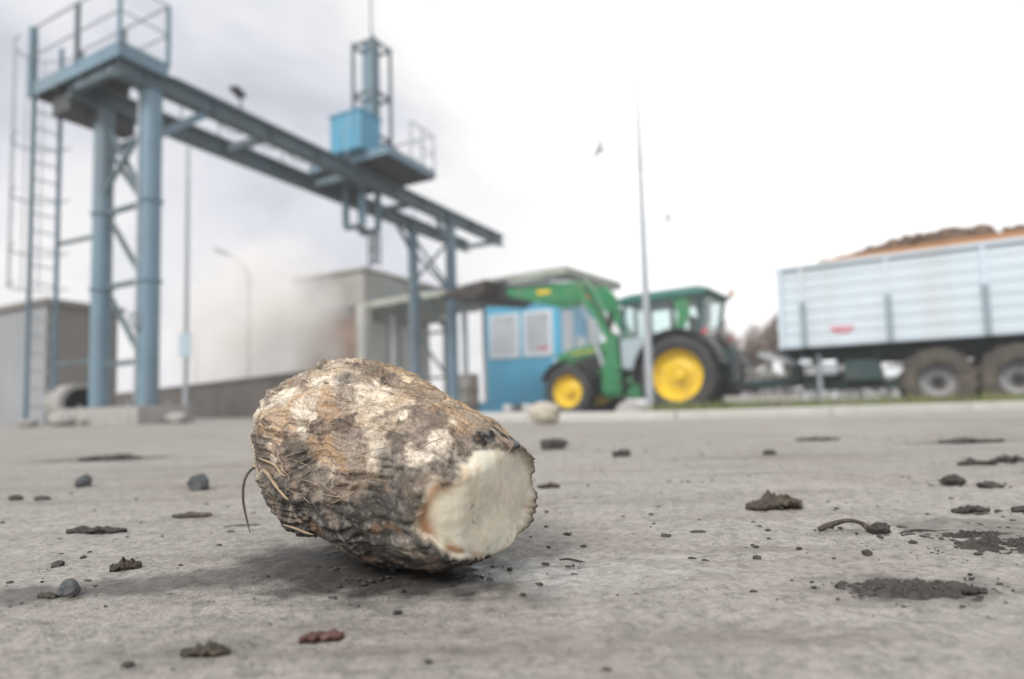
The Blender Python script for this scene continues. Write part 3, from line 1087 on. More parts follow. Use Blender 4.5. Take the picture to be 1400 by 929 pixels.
# foundation blocks (real step above the yard)
fo = tag(MB().box((0, 0, 0), (0.85, 2.1, 0.30)).build('foundation_block', concrete_pale, None, bevel=0.02),
         'pale concrete foundation block under the near gantry columns', 'foundation')
fo.location = (-5.28 - 0.885 * 0.6, 9.0 + 0.465 * 0.6, 0.10)
fo.rotation_euler.z = CR_ANG
fo2 = tag(MB().box((0, 0, 0), (0.8, 2.0, 0.30)).build('foundation_block', concrete_pale, None, bevel=0.02),
          'concrete foundation block under the far gantry columns by the weighhouse', 'foundation')
fo2.location = (-5.28 + 0.465 * XF - 0.885 * 0.6, 9.0 + 0.885 * XF + 0.465 * 0.6, ROAD_Z + 0.06)
fo2.rotation_euler.z = CR_ANG

# ------------------------------------------------------------------ trolley with mast, riding on the girders
trol = thing('sampling_trolley', 'blue trolley with lattice mast, motor housing and railed deck riding on the gantry girders', 'trolley',
             (-5.28 + 0.465 * 5.0, 9.0 + 0.885 * 5.0, TOP), CR_ANG)
dk = MB().box((0.24, 0.2, 0.16), (1.72, 2.2, 0.10)).build('deck', deck_dark, trol)
for a, b in (((-.62, -.9), (1.1, -.9)), ((-.62, 1.3), (1.1, 1.3)), ((-.62, -.9), (-.62, 1.3)), ((1.1, -.9), (1.1, 1.3))):
    MB().bar((*a, 0.18), (*b, 0.18), 0.02, 0.18).build('edge_plate', steel_blue, dk)
for (x_, y_) in ((-.5, 0), (.95, 0), (-.5, SP), (.95, SP)):
    MB().lathe([(0.0, -.05), (.075, -.05), (.075, .05), (0.0, .05)], 16, 'Y', (x_, y_, 0.10)).build('wheel', deck_dark, trol, smooth=True)
trol_blue = mat('trolley_blue_paint', (0.07, 0.31, 0.47), 0.45, 0, 0.12, 2, 0, 40, (0.16, 0.22, 0.26), 0.4, 2.5, True)
hb = MB().box((-0.50, 0.05, 0.68), (0.66, 0.84, 0.80)).build('motor_housing', trol_blue, trol, bevel=0.02)
MB().box((-0.50, 0.05, 1.10), (0.71, 0.89, 0.04)).build('lid', trol_blue, hb)
MB().box((0.20, -.35, 0.36), (0.5, 0.45, 0.30)).build('gear_box', steel_blue, trol, bevel=0.02)
MX0, MX1, MY0, MY1 = 0.05, 0.64, 0.0, 0.60
MZ = 3.25
mast = MB().box(((MX0 + MX1) / 2 - .03, (MY0 + MY1) / 2, 1.72), (0.26, 0.30, 3.1)).build('mast', steel_blue, trol, bevel=0.01)
for x_ in (MX0, MX1):
    for y_ in (MY0, MY1):
        MB().bar((x_, y_, 0.2), (x_, y_, MZ), 0.06, 0.06).build('mast_post', steel_dark, mast)
for z in (1.0, 2.0, 3.18):
    for a, b in (((MX0, MY0), (MX1, MY0)), ((MX1, MY0), (MX1, MY1)), ((MX1, MY1), (MX0, MY1)), ((MX0, MY1), (MX0, MY0))):
        MB().bar((*a, z), (*b, z), 0.045, 0.06).build('mast_tie', steel_dark, mast)
MB().tube([(0.34, 0.3, MZ - .1), (0.34, 0.3, MZ + 2.6)], 0.022, 6).build('antenna', steel_dark, trol)
MB().tube([(-1.05, -.2, 0.02), (-1.08, -.2, .6), (-.95, -.2, .95), (-.6, -.1, 1.3), (.05, .1, 2.0)], 0.012, 6).build('cable', galv, trol)
rl = MB().tube([(0.2, -.88, 1.12), (1.08, -.88, 1.12), (1.08, 1.28, 1.12)], 0.02, 6).build('railing', galv, trol)
MB().tube([(0.2, -.88, .68), (1.08, -.88, .68), (1.08, 1.28, .68)], 0.014, 6).build('middle_rail', galv, rl)
for (x_, y_) in ((0.2, -.88), (.65, -.88), (1.08, -.88), (1.08, 0.2), (1.08, 1.28)):
    MB().box((x_, y_, .66), (.035, .035, .92)).build('railing_post', galv, rl)
# frame hanging below the girders, sampling tube guide
hf = MB().bar((0.1, 0.40, -1.02), (0.1, 0.90, -1.02), 0.10, 0.10).bar((.62, 0.40, -1.02), (.62, 0.90, -1.02), 0.10, 0.10).bar(
    (0.1, .65, -1.02), (.62, .65, -1.02), 0.10, 0.10).build('hanging_frame', steel_dark, trol)
for x_ in (0.1, 0.62):
    for y_ in (0.40, 0.90):
        MB().bar((x_, y_, 0.1), (x_, y_, -1.0), 0.11, 0.11).build('hanger', steel_blue, hf)
gd = MB().tube([(0.80, .67, -1.0), (0.80, .67, -1.75)], 0.045, 10).build('sampling_tube', steel_dark, trol)
for y_ in (0.50, 0.84):
    MB().bar((.8, y_, -1.0), (.8, y_, -1.8), 0.035, 0.035).build('guide_bar', steel_dark, gd)
for k in range(2):
    MB().bar((.8, .50, -1.05 - .35 * k), (.8, .84, -1.40 - .35 * k), 0.025, 0.025).build('guide_lace', steel_dark, gd)
    MB().bar((.83, .84, -1.05 - .35 * k), (.83, .50, -1.40 - .35 * k), 0.025, 0.025).build('guide_lace', steel_dark, gd)

# ================================================================== TRACTOR  (local: +x forward, +y near side, z up)
TA = R(145.6)
trac = thing('tractor', 'green tractor with yellow wheels and raised front loader beside the blue cabin', 'tractor',
             (3.69, 12.66, ROAD_Z), TA)


def make_wheel(name, r, rim_r, w, lugs, rubber_mat, rim_mat, hub_mat, parent, c, side, lug_h=0.035):
    """disc (rim face outward on +y*side), with tyre and hub as its sub-parts"""
    s = side
    o = bpy.data.objects.new(name, None)
    prof = [(0.0, s * w * .10), (rim_r * .34, s * w * .10), (rim_r * .40, s * w * .14), (rim_r * .62, s * w * .02), (rim_r * .84, s * w * .06),
            (rim_r * .92, s * w * .30), (rim_r * 1.0, s * w * .40), (rim_r * 1.03, s * w * .42), (rim_r * 1.03, s * w * .34), (rim_r * .96, s * w * .22),
            (rim_r * .94, -s * w * .40), (0.0, -s * w * .38)]
    d = MB().lathe(prof, 40, 'Y').build(name, rim_mat, parent, smooth=True, loc=c)
    t = MB()
    hw = w / 2
    tp = [(rim_r * .99, -hw * .80), (rim_r * 1.10, -hw * .98), (r * .80, -hw * 1.04), (r * .93, -hw * .96), (r * .975, -hw * .80), (r * .985, 0),
          (r * .975, hw * .80), (r * .93, hw * .96), (r * .80, hw * 1.04), (rim_r * 1.10, hw * .98), (rim_r * .99, hw * .80)]
    t.lathe([(a - (lug_h * .6 if a > r * .9 else 0), b) for a, b in tp], 48, 'Y', closed=True)
    for k in range(lugs):
        for sd in (-1, 1):
            a = 2 * math.pi * (k + (0.5 if sd > 0 else 0)) / lugs
            ca, sa = math.cos(a), math.sin(a)
            a2 = a + 0.22
            c2, s2 = math.cos(a2), math.sin(a2)
            rr_ = r - lug_h * .5
            t.bar((ca * rr_ * .965, sd * hw * .98, sa * rr_ * .965), (c2 * rr_, sd * hw * .05, s2 * rr_), 0.05, lug_h * 1.3)
    t.build('tyre', rubber_mat, d, smooth=True)
    hbm = MB().lathe([(0, s * w * .10), (rim_r * .24, s * w * .10), (rim_r * .24, s * w * .24), (rim_r * .16, s * w * .28), (0, s * w * .28)], 20, 'Y')
    for k in range(8):
        a = 2 * math.pi * k / 8
        hbm.lathe([(0, s * w * .13), (.018, s * w * .13), (.018, s * w * .19), (0, s * w * .19)], 6, 'Y', (rim_r * .33 * math.cos(a), 0, rim_r * .33 * math.sin(a)))
    hbm.build('hub', hub_mat, d, smooth=True)
    return d


for sd in (1, -1):
    make_wheel('rear_wheel', 0.80, 0.505, 0.46, 20, rubber, tr_yellow, tr_yellow, trac, (0, sd * 0.78, 0.80), sd)
    make_wheel('front_wheel', 0.58, 0.355, 0.36, 18, rubber, tr_yellow, tr_yellow, trac, (2.44, sd * 0.76, 0.58), sd, 0.028)
MB().box((1.0, 0, 0.72), (2.6, 0.42, 0.50)).build('transmission', black_plastic, trac, bevel=0.03)
MB().tube([(2.44, -.7, .58), (2.44, .7, .58)], 0.09, 12).build('front_axle', tr_green, trac, smooth=True)
MB().tube([(0, -.7, .80), (0, .7, .80)], 0.13, 12).build('rear_axle', black_plastic, trac, smooth=True)
hood = MB().prism([(1.25, .95), (2.75, .90), (3.02, .98), (3.06, 1.20), (2.98, 1.42), (2.70, 1.52), (1.25, 1.72)], -.36, .36).build('hood', tr_green, trac, smooth=True, bevel=0.06)
MB().prism([(2.97, .98), (3.075, 1.0), (3.085, 1.22), (3.02, 1.40), (2.93, 1.40)], -.27, .27).build('grille', black_plastic, hood)
for y_ in (-.22, .22):
    MB().lathe([(0, .0), (.085, .0), (.075, .05), (0, .07)], 16, 'X', (3.06, y_, 1.27)).build('headlight', white_frame, hood, smooth=True)
for sd in (1, -1):
    MB().prism([(1.75, 1.02), (2.45, 1.0), (2.55, 1.30), (1.75, 1.40)], sd * .362, sd * .375).build('side_grille', black_plastic, hood)
    MB().prism([(1.95, 1.46), (2.6, 1.40), (2.6, 1.425), (1.95, 1.49)], sd * .362, sd * .372).build('hood_stripe', tr_yellow, hood)
MB().tube([(1.38, -.42, 1.3), (1.38, -.42, 2.35), (1.30, -.44, 2.5)], 0.05, 12).build('exhaust_pipe', black_plastic, trac, smooth=True)
# cab
cabb = MB().prism([(1.26, 1.02), (1.28, 1.60), (-.05, 1.66), (-.35, 1.60), (-.42, 1.05), (.55, .85)], -.68, .68).build(
    'cab', mat('cab_panel', (0.36, 0.44, 0.47), 0.4, 0, .1, 2), trac, bevel=0.015)
roof = MB().prism([(1.36, 2.36), (1.30, 2.44), (1.0, 2.50), (-.40, 2.52), (-.60, 2.46), (-.62, 2.38), (-.40, 2.34), (1.20, 2.33)], -.76, .76).build(
    'cab_roof', mat('cab_roof_green', (0.03, 0.15, 0.125), 0.4, 0, .08, 2), trac, smooth=True, bevel=0.02)
for y_ in (-.5, .5):
    MB().box((1.345, y_, 2.40), (0.03, 0.18, 0.08)).build('work_light', white_frame, roof)
pil = mat('cab_pillar', (0.045, 0.11, 0.12), 0.45, 0, .1, 3)
for sd in (1, -1):
    y_ = sd * .67
    MB().bar((1.27, y_ * .95, 1.55), (1.15, y_, 2.38), 0.06, 0.07).build('cab_pillar', pil, cabb)
    MB().bar((.62, y_, 1.55), (.62, y_, 2.38), 0.05, 0.10).build('cab_pillar', pil, cabb)
    MB().prism([(-.02, 1.6), (.12, 1.6), (.03, 2.0), (.12, 2.36), (-.20, 2.36), (-.20, 2.0)], y_ - .03, y_ + .03).build('cab_pillar', tr_green if sd > 0 else pil, cabb)
    MB().bar((-.36, y_ * .95, 1.55), (-.50, y_, 2.38), 0.05, 0.06).build('cab_pillar', pil, cabb)
    MB().prism([(1.22, 1.6), (.66, 1.6), (.66, 2.34), (1.12, 2.34)], y_ - .006, y_ + .006).build('side_window', glass_mat('cab_glass'), cabb)
    MB().prism([(.58, 1.6), (.10, 1.6), (.05, 2.0), (.10, 2.34), (.58, 2.34)], y_ - .006, y_ + .006).build('side_window', glass_mat('cab_glass'), cabb)
    MB().prism([(-.04, 1.62), (-.33, 1.62), (-.44, 2.34), (-.20, 2.34), (-.2, 2.0)], y_ - .006, y_ + .006).build('side_window', glass_mat('cab_glass'), cabb)
MB().prism([(1.275, 1.6), (1.265, 1.6), (1.155, 2.34), (1.165, 2.34)], -.63, .63).build('windscreen', glass_mat('cab_glass'), cabb)
MB().prism([(-.37, 1.6), (-.36, 1.6), (-.46, 2.34), (-.47, 2.34)], -.63, .63).build('rear_window', glass_mat('cab_glass'), cabb)
st = MB().box((.15, 0, 1.30), (.5, .5, .14)).box((-.08, 0, 1.68), (.12, .48, .66)).build('seat', black_plastic, cabb, bevel=0.03)
MB().tube([(1.0, 0, 1.2), (.85, 0, 1.72)], .03, 8).lathe([(.17, -.015), (.2, 0), (.17, .015), (.15, 0)], 20, 'Z', (.83, 0, 1.74), True).build('steering_wheel', black_plastic, cabb)
# fenders, mirrors, steps, lamps
for sd in (1, -1):
    fpts = [(0.95 * math.cos(R(a)) * .93, .80 + .93 * math.sin(R(a)) * .97) for a in range(-8, 169, 8)]
    fin = [(0.90 * math.cos(R(a)) * .93, .80 + .89 * math.sin(R(a)) * .96) for a in range(168, -9, -8)]
    fe = MB().prism(fpts + fin, sd * .52, sd * 1.04).build('rear_fender', black_plastic, trac, smooth=True)
    MB().box((-.55, sd * .92, 1.60), (.06, .10, .10)).build('tail_light', red_m, fe)
    fq = [(2.44 + .68 * math.cos(R(a)), .58 + .68 * math.sin(R(a))) for a in range(20, 161, 10)]
    fq2 = [(2.44 + .65 * math.cos(R(a)), .58 + .65 * math.sin(R(a))) for a in range(160, 19, -10)]
    MB().prism(fq + fq2, sd * .60, sd * .95).build('front_fender', black_plastic, trac, smooth=True)
    mi = MB().tube([(1.2, sd * .70, 2.2), (1.28, sd * 1.05, 2.15), (1.28, sd * 1.05, 1.95)], .014, 6).build('mirror', black_plastic, trac)
    MB().box((1.30, sd * 1.06, 1.98), (.05, .18, .30)).build('mirror_glass', black_plastic, mi, bevel=0.01)
    MB().box((.98, sd * .62, .62), (.34, .30, .50)).build('fuel_tank', tr_green if sd > 0 else black_plastic, trac, bevel=0.04)
    for z in (.42, .70, .95):
        MB().box((1.18, sd * .80, z), (.34, .26, .03)).build('step', black_plastic, trac)
MB().box((-.72, 0, .95), (.30, .60, .70)).build('rear_linkage', chassis_green, trac, bevel=0.02)
for sd in (1, -1):
    MB().bar((-.4, sd * .34, .55), (-1.15, sd * .42, .5), .05, .09).build('lift_arm', black_plastic, trac)
MB().box((-.9, 0, .52), (.5, .16, .12)).build('tow_hitch', black_plastic, trac)
MB().tube([(-.6, -.4, 2.42), (-.72, -.46, 2.48)], .02, 6).tube([(-.72, -.46, 2.40), (-.72, -.46, 2.56)], .035, 8).build('beacon', orange_m, trac)
# front loader
ld = MB()
loader = None
for sd in (1, -1):
    y_ = sd * .50
    mastp = MB().prism([(1.30, .55), (1.80, .50), (1.78, 1.0), (1.62, 1.75), (1.42, 1.78), (1.36, 1.0)], y_ - .06, y_ + .06).build('loader_mast', tr_green, trac, bevel=0.01)
    MB().box((1.55, y_ * .75, .55), (.40, .24, .25)).build('mast_bracket', tr_green, mastp)
    out = [(1.46, 1.52), (1.60, 1.50), (1.95, 2.20), (2.28, 2.60), (3.25, 2.62), (4.28, 2.92), (4.26, 3.08), (3.2, 3.00), (2.10, 3.00), (1.90, 2.78), (1.50, 1.70)]
    boom = MB().prism(out, y_ - .05, y_ + .05).build('loader_boom', tr_green, trac, bevel=0.012)
    MB().prism([(3.0, 2.80), (3.35, 2.82), (3.35, 2.92), (3.0, 2.90)], y_ + sd * .052, y_ + sd * .058).build('boom_decal', tr_yellow, boom)
    MB().prism([(1.98, 2.56), (2.06, 2.54), (2.10, 2.66), (2.02, 2.68)], y_ + sd * .052, y_ + sd * .058).build('boom_decal', orange_m, boom)
    cy = MB().tube([(1.72, y_, .95), (1.98, y_, 1.75)], .05, 10).tube([(1.98, y_, 1.75), (2.25, y_, 2.58)], .028, 10).build('lift_cylinder', galv, trac, smooth=True)
    MB().tube([(2.30, y_, 2.96), (3.0, y_, 3.08)], .045, 10).tube([(3.0, y_, 3.08), (4.2, y_, 3.20)], .026, 10).build('tilt_cylinder', galv, trac, smooth=True)
    MB().bar((1.50, y_ + sd * .07, 1.76), (2.12, y_ + sd * .07, 2.86), .03, .05).build('levelling_rod', black_plastic, trac)
MB().tube([(2.75, -.5, 2.80), (2.75, .5, 2.80)], .07, 12).build('cross_tube', tr_green, trac, smooth=True)
MB().prism([(4.15, 2.84), (4.40, 2.84), (4.45, 3.28), (4.25, 3.28)], -.60, .60).build('carrier_frame', black_plastic, trac)
bk = mat('worn_bucket_steel', (0.06, 0.055, 0.05), 0.6, 0.2, .3, 3, 0, 40, (0.14, 0.08, 0.05), .6, 3)
bout = [(4.45, 3.26), (4.50, 2.94), (4.70, 2.84), (5.9, 3.02), (5.9, 3.045), (4.72, 2.88), (4.54, 2.96), (4.49, 3.26)]
bkt = MB().prism(bout, -1.05, 1.05).build('bucket', bk, trac)
for sd in (1, -1):
    MB().prism([(4.46, 3.25), (4.51, 2.95), (4.71, 2.855), (5.85, 3.025), (5.4, 3.14)], sd * 1.05, sd * 1.075).build('bucket_side', bk, bkt)

# ================================================================== TRAILER (local: x=0 at front board, -x towards its rear)
TRA = R(148.74)
trl = thing('farm_trailer', 'tall pale blue-white farm trailer heaped with beets, hitched behind the tractor', 'trailer',
            (5.32, 11.82, ROAD_Z), TRA)
TL, TW, ZB, ZT = 6.2, 2.5, 1.15, 2.51
body = MB().box((-TL / 2, 0, ZB + .04), (TL, TW - .06, .08)).build('box_floor', chassis_green, trl)
NP = 7
ph = (ZT - ZB) / NP
for sd in (1, -1):
    for k in range(NP):
        z0 = ZB + k * ph
        y_ = sd * (TW / 2 - .02)
        yo = sd * .010
        prof = [(y_ - sd * .02, z0), (y_, z0 + .004), (y_ + yo, z0 + .03), (y_ + yo, z0 + ph - .03), (y_, z0 + ph - .004), (y_ - sd * .02, z0 + ph)]
        MB().prism(prof, -TL, 0, 'YZ').build('side_board', tr_side, trl)
    for i, x_ in enumerate((-.03, -.38, -1.63, -2.88, -4.13, -5.38, -6.17)):
        hfull = i in (0, 6)
        MB().box((x_, sd * (TW / 2 + .03), (ZB + (ZT if hfull else ZB + .78)) / 2), (.09, .07, (ZT - ZB) if hfull else .78)).build('stake', tr_side if hfull else tr_post, trl, bevel=.008)
        if not hfull:
            MB().box((x_, sd * (TW / 2 + .012), ZB + 1.07), (.06, .04, .58)).build('upper_stake', tr_side, trl)
    MB().box((-TL / 2, sd * (TW / 2 + .0), ZT + .03), (TL, .09, .06)).build('top_rail', tr_side, trl)
for x_ in (-.02, -TL + .02):
    for k in range(NP):
        z0 = ZB + k * ph
        MB().box((x_, 0, z0 + ph / 2), (.04, TW - .08, ph - .012)).build('end_board', tr_side, trl)
MB().box((0.0, 0, ZT + .03), (.09, TW - .1, .06)).build('top_rail', red_m, trl)
# orange extension boards leaning out of the load
for sd in (1, -1):
    MB().prism([(-.42, ZT + .061), (-TL, ZT + .061), (-TL, ZT + .20), (-2.4, ZT + .17), (-.95, ZT + .13)], sd * (TW / 2 - .10), sd * (TW / 2 - .06)).build('extension_board', orange_m, trl)
# red printed mark on the side
lg = MB()
xx = -.82
for (w_, h_, sl) in ((.05, .10, .3), (.05, .10, -.3), (.045, .085, .0), (.05, .09, .25), (.04, .08, -.2), (.05, .07, .0)):
    lg.box((xx, TW / 2 + .001, 1.44), (w_ * .6, .006, h_), 0, sl)
    xx -= .058
lg.box((-.97, TW / 2 + .001, 1.375), (.22, .006, .022))
lg.build('printed_mark', red_print, trl)
# chassis
for y_ in (-.45, .45):
    MB().box((-TL / 2 + .2, y_, ZB - .12), (TL - .2, .12, .24)).build('chassis_beam', chassis_green, trl)
for x_ in (-.3, -1.4, -3.9, -5.6):
    MB().box((x_, 0, ZB - .10), (.10, 1.9, .14)).build('cross_member', chassis_green, trl)
MB().bar((1.35, 0, .55), (-.6, 0, .62), .22, .16).build('drawbar', chassis_green, trl)
for sd in (1, -1):
    MB().bar((1.0, sd * .05, .57), (-.9, sd * .45, .68), .10, .14).build('drawbar_arm', chassis_green, trl)
    MB().bar((.48, sd * .55, 1.14), (-.15, sd * .55, .92), .16, .10).build('front_strut', galv, trl)
    MB().bar((-.10, sd * .55, ZB - .04), (-.10, sd * .5, .62), .10, .12).build('front_leg', chassis_green, trl)
MB().box((-.72, 1.02, .80), (.26, .30, .26)).build('air_tank', galv, trl, bevel=.05)
MB().box((-.36, 1.05, .92), (.18, .10, .08)).build('reflector', white_frame, trl)
MB().box((-1.66, 1.12, .68), (.30, .06, .12)).build('number_plate', white_frame, trl)
MB().box((-1.20, .70, .74), (.55, .5, .34)).build('tool_box', chassis_green, trl, bevel=.02)
MB().box((-1.1, .55, .50), (1.7, .10, .16)).build('lower_beam', chassis_green, trl)
MB().tube([(-.55, .9, .30), (-.55, .9, ZB - .1)], .045, 10).build('support_leg', galv, trl, smooth=True)
for xw in (-2.22, -3.22, -4.24):
    for sd in (1, -1):
        make_wheel('road_wheel', 0.52, 0.26, 0.46, 16, rubber_mud, mat('muddy_grey_rim', (0.30, 0.31, 0.32), .6, .1, .15, 4, 0, 40, (.17, .14, .11), .7, 5), black_plastic, trl, (xw, sd * 1.02, .52), sd, .02)
    MB().tube([(xw, -.95, .52), (xw, .95, .52)], .07, 10).build('axle', chassis_green, trl, smooth=True)
    for sd in (1, -1):
        MB().bar((xw - .35, sd * .45, .66), (xw + .35, sd * .45, .66), .08, .10).build('leaf_spring', chassis_green, trl)
        MB().box((xw, sd * .45, .85), (.25, .14, .34)).build('spring_hanger', chassis_green, trl)

# heap of beets on the trailer
bl_m = mat('muddy_beet', (0.15, 0.095, 0.06), 0.8, 0, .35, 4, .5, 40, (0.05, .043, .036), .7, 5)
dv, df = ico(3)
rng = random.Random(21)
HV, HF = [], []
base_n = 0


def heap_h(x, y):
    u = np.clip((-x - .15) / 1.7, 0, 1) * np.clip((TL - .1 + x) / 1.2, 0, 1)
    return ZT - .14 + (.08 + .42 * u ** .6) * np.clip(1 - (abs(y) / 1.3) ** 2.2, 0, 1) + .06 * math.sin(x * 2.1 + y)


for k in range(560):
    x = -rng.uniform(.12, TL - .15)
    y = rng.uniform(-1.1, 1.1)
    z = heap_h(x, y) + rng.uniform(-.10, .08)
    r_ = rng.uniform(.07, .12)
    sc = np.array([r_ * rng.uniform(1.2, 1.9), r_, r_ * rng.uniform(.85, 1.05)])
    q = dv * sc * (1 + .25 * perlin(dv * 2.2, k))[:, None]
    m_ = np.array(Euler((rng.uniform(-.6, .6), rng.uniform(-.6, .6), rng.uniform(0, 6.28))).to_matrix())
    HV.append(q @ m_.T + np.array([x, y, z]))
    HF.append(df + base_n)
    base_n += len(q)
hp = np_mesh('beet_heap', np.concatenate(HV), np.concatenate(HF), bl_m)
hp.location = (5.32, 11.82, ROAD_Z)
hp.rotation_euler.z = TRA
tag(hp, 'heap of muddy harvested beets piled above the trailer sides', 'beets', kind='stuff')

# ================================================================== FAR BUILDINGS, CABIN, CANOPY
def uv(org, x, y, z=0.0):
    return (org[0] + 0.465 * x - 0.885 * y, org[1] + 0.885 * x + 0.465 * y, z)


bld_m = mat('grey_render', (0.33, 0.32, 0.30), 0.9, 0, .14, 1.0, .3, 30, (.20, .18, .155), .6, .8, True)
bld_lt = mat('pale_pillar_render', (0.46, 0.46, 0.43), 0.85, 0, .1, 1.5, 0, 30, (.3, .28, .25), .4, 1.2, True)
rust_m = mat('rust_cladding', (0.46, 0.24, 0.13), 0.85, 0, .25, 1.2, .2, 20, (.42, .36, .30), .6, .9, True)
win_dark = mat('dim_glazing', (0.20, 0.22, 0.22), 0.2, 0, .3, 2)
BO = (-5.75, 24.2)
bld = thing('weighhouse', 'grey flat-roofed concrete building with jutting upper floor and rusty side wall behind the gantry', 'building',
            (BO[0], BO[1], ROAD_Z), CR_ANG)
MB().box((3.3, 1.9, 5.15), (6.6, 3.8, 1.36)).build('upper_storey', bld_m, bld)
rf = MB().box((3.3, 1.9, 5.88), (6.9, 4.1, .10)).build('roof', bld_lt, bld)
MB().box((2.9, 2.2, 6.05), (1.2, 1.2, .26)).build('roof_hatch', bld_m, rf)
MB().box((3.7, 2.65, 2.25), (5.6, 2.3, 4.42)).build('wall', bld_m, bld)
for y_ in (0.22, 3.55):
    MB().box((0.22, y_, 2.25), (.42, .42, 4.42)).build('pillar', bld_lt, bld)
MB().box((6.3, 0.22, 2.25), (.42, .42, 4.42)).build('pillar', bld_m, bld)
for k in range(3):
    MB().box((0.84, 1.55 + k * .85, 2.5), (.10, .82, 3.6)).build('cladding_panel', rust_m, bld)
for k in range(5):
    wv = MB().box((1.55 + k * 1.05, 1.46, 2.4), (.98, .08, 3.4)).build('wall_panel', bld_lt if k % 2 else bld_m, bld)
for k in range(3):
    f_ = MB().box((1.7 + k * 1.6, -.03, 5.2), (1.2, .06, .7)).build('window', bld_lt, bld)
    MB().box((1.7 + k * 1.6, -.07, 5.2), (1.05, .03, .56)).build('pane', win_dark, f_)

# canopy roof over the weighbridge lane
can_m = mat('canopy_sheet', (0.40, 0.43, 0.37), 0.6, 0.1, .15, 1.2, 0, 30, (.17, .16, .13), .5, 1.0)
CAO = (1.56, 17.0)
ca = thing('canopy', 'thin grey flat canopy roof above the blue cabin and raised loader', 'canopy', (CAO[0], CAO[1], ROAD_Z), math.atan2(.80, .60))
cr_ = MB().prism([(0, 0), (3.3, 0), (3.3, 8.6), (0, 8.6)], 3.96, 4.09, 'XY').build('roof_sheet', can_m, ca)
for k in range(8):
    MB().box((1.65, .5 + k * 1.1, 3.90), (3.2, .07, .11)).build('purlin', can_m, ca)
for y_ in (.03, 8.57):
    MB().box((1.65, y_, 4.03), (3.32, .05, .22)).build('fascia', can_m, cr_)
for x_ in (.0, 3.3):
    MB().box((x_, 4.3, 4.03), (.05, 8.62, .22)).build('fascia', can_m, cr_)
for (x_, y_) in ((1.3, 4.9), (2.4, 4.9), (2.4, 1.2), (1.2, 8.3), (2.4, 8.3)):
    MB().box((x_, y_, 1.94), (.14, .14, 3.86)).build('post', galv, ca)

# blue site cabin
CBO = (1.40, 18.0)
cb = thing('site_cabin', 'blue site cabin with white-framed windows standing on blocks behind the tractor', 'cabin', (CBO[0], CBO[1], ROAD_Z), CR_ANG)
CD, CWD, Z0, Z1 = 3.6, 2.45, .34, 3.42
MB().box((CD / 2, CWD / 2, (Z0 + Z1) / 2), (CD, CWD, Z1 - Z0)).build('cabin_body', sky_blue, cb, bevel=.02)
MB().box((CD / 2, CWD / 2, Z1 + .05), (CD + .12, CWD + .12, .09)).build('cabin_roof', white_frame, cb)
pane_m = mat('curtained_glass', (0.60, 0.64, 0.68), 0.15, 0, .18, 1.5)
pane2 = mat('grey_glass', (0.48, 0.50, 0.54), 0.15, 0, .25, 1.6)
for (y0, y1, pm) in ((.20, 1.16, pane2), (1.28, 2.32, pane_m)):
    w_ = y1 - y0
    yc, zc, hz = (y0 + y1) / 2, 2.42, 1.36
    fr = MB()
    fr.box((-.02, y0 + .06, zc), (.06, .12, hz)).box((-.02, y1 - .06, zc), (.06, .12, hz))
    fr.box((-.018, yc, zc + hz / 2 - .06), (.056, w_ - .24, .12)).box((-.018, yc, zc - hz / 2 + .06), (.056, w_ - .24, .12))
    f_ = fr.build('window', white_frame, cb)
    MB().box((-.008, yc, zc), (.012, w_ - .24, hz - .24)).build('pane', pm, f_)
    if pm is pane2:
        MB().box((-.018, yc - .18, zc - .45), (.01, .34, .08)).build('sticker', red_print, f_)
    for k in range(5):
        MB().tube([(-.035, y0 + .2 + k * (w_ - .4) / 4, zc - hz / 2 + .1), (-.035, y0 + .2 + k * (w_ - .4) / 4, zc + hz / 2 - .1)], .008, 5).build('window_bar', white_frame, f_)
for (x0, x1) in ((.25, .95), (2.2, 3.3)):
    f_ = MB().box(((x0 + x1) / 2, -.02, 2.42), (x1 - x0, .06, 1.36)).build('window', white_frame, cb)
    MB().box(((x0 + x1) / 2, -.055, 2.42), (x1 - x0 - .2, .02, 1.12)).build('pane', pane_m, f_)
dr = MB().box((1.6, -.02, 1.40), (.85, .05, 2.0)).build('door', white_frame, cb)
MB().box((1.28, -.06, 1.35), (.03, .05, .14)).build('handle', black_plastic, dr)
for x_ in (.15, CD - .15):
    for y_ in (.15, .85, 1.55, 2.25):
        MB().box((x_, y_, .17), (.26, .24, .34)).build('support_block', concrete_pale, cb)

# low wooden-banded drum standing left of the cabin
dm = thing('rusty_drum', 'beige drum with brown rust streaks standing left of the blue cabin', 'drum', (-1.25, 17.6, ROAD_Z))
dmm = mat('faded_drum_paint', (0.38, 0.36, 0.33), .6, 0, .15, 2, 0, 30, (.25, .13, .06), .8, 3, True)
MB().lathe([(0, 0), (.29, 0), (.30, .02), (.30, .42), (.315, .44), (.30, .46), (.30, .82), (.315, .84), (.30, .86), (.30, 1.2), (.29, 1.22), (0, 1.22)], 28, 'Z').build('shell', dmm, dm, smooth=True)
MB().lathe([(0, 1.225), (.05, 1.225), (.05, 1.25), (0, 1.25)], 10, 'Z', (.14, .05, 0)).build('bung', black_plastic, dm)
cr2 = thing('blue_crate', 'low blue plastic crate on the ground between drum and cabin', 'crate', (-.75, 17.9, ROAD_Z), .3)
m_ = MB()
for (c_, s_) in (((0, 0, .03), (.8, .6, .04)), ((0, -.29, .22), (.8, .03, .38)), ((0, .29, .22), (.8, .03, .38)), ((.39, 0, .22), (.03, .55, .38)), ((-.39, 0, .22), (.03, .55, .38))):
    m_.box(c_, s_)
m_.build('tub', sky_blue, cr2)
for y_ in (-.31, .31):
    MB().box((0, y_, .40), (.84, .03, .05)).build('rim', sky_blue, cr2)

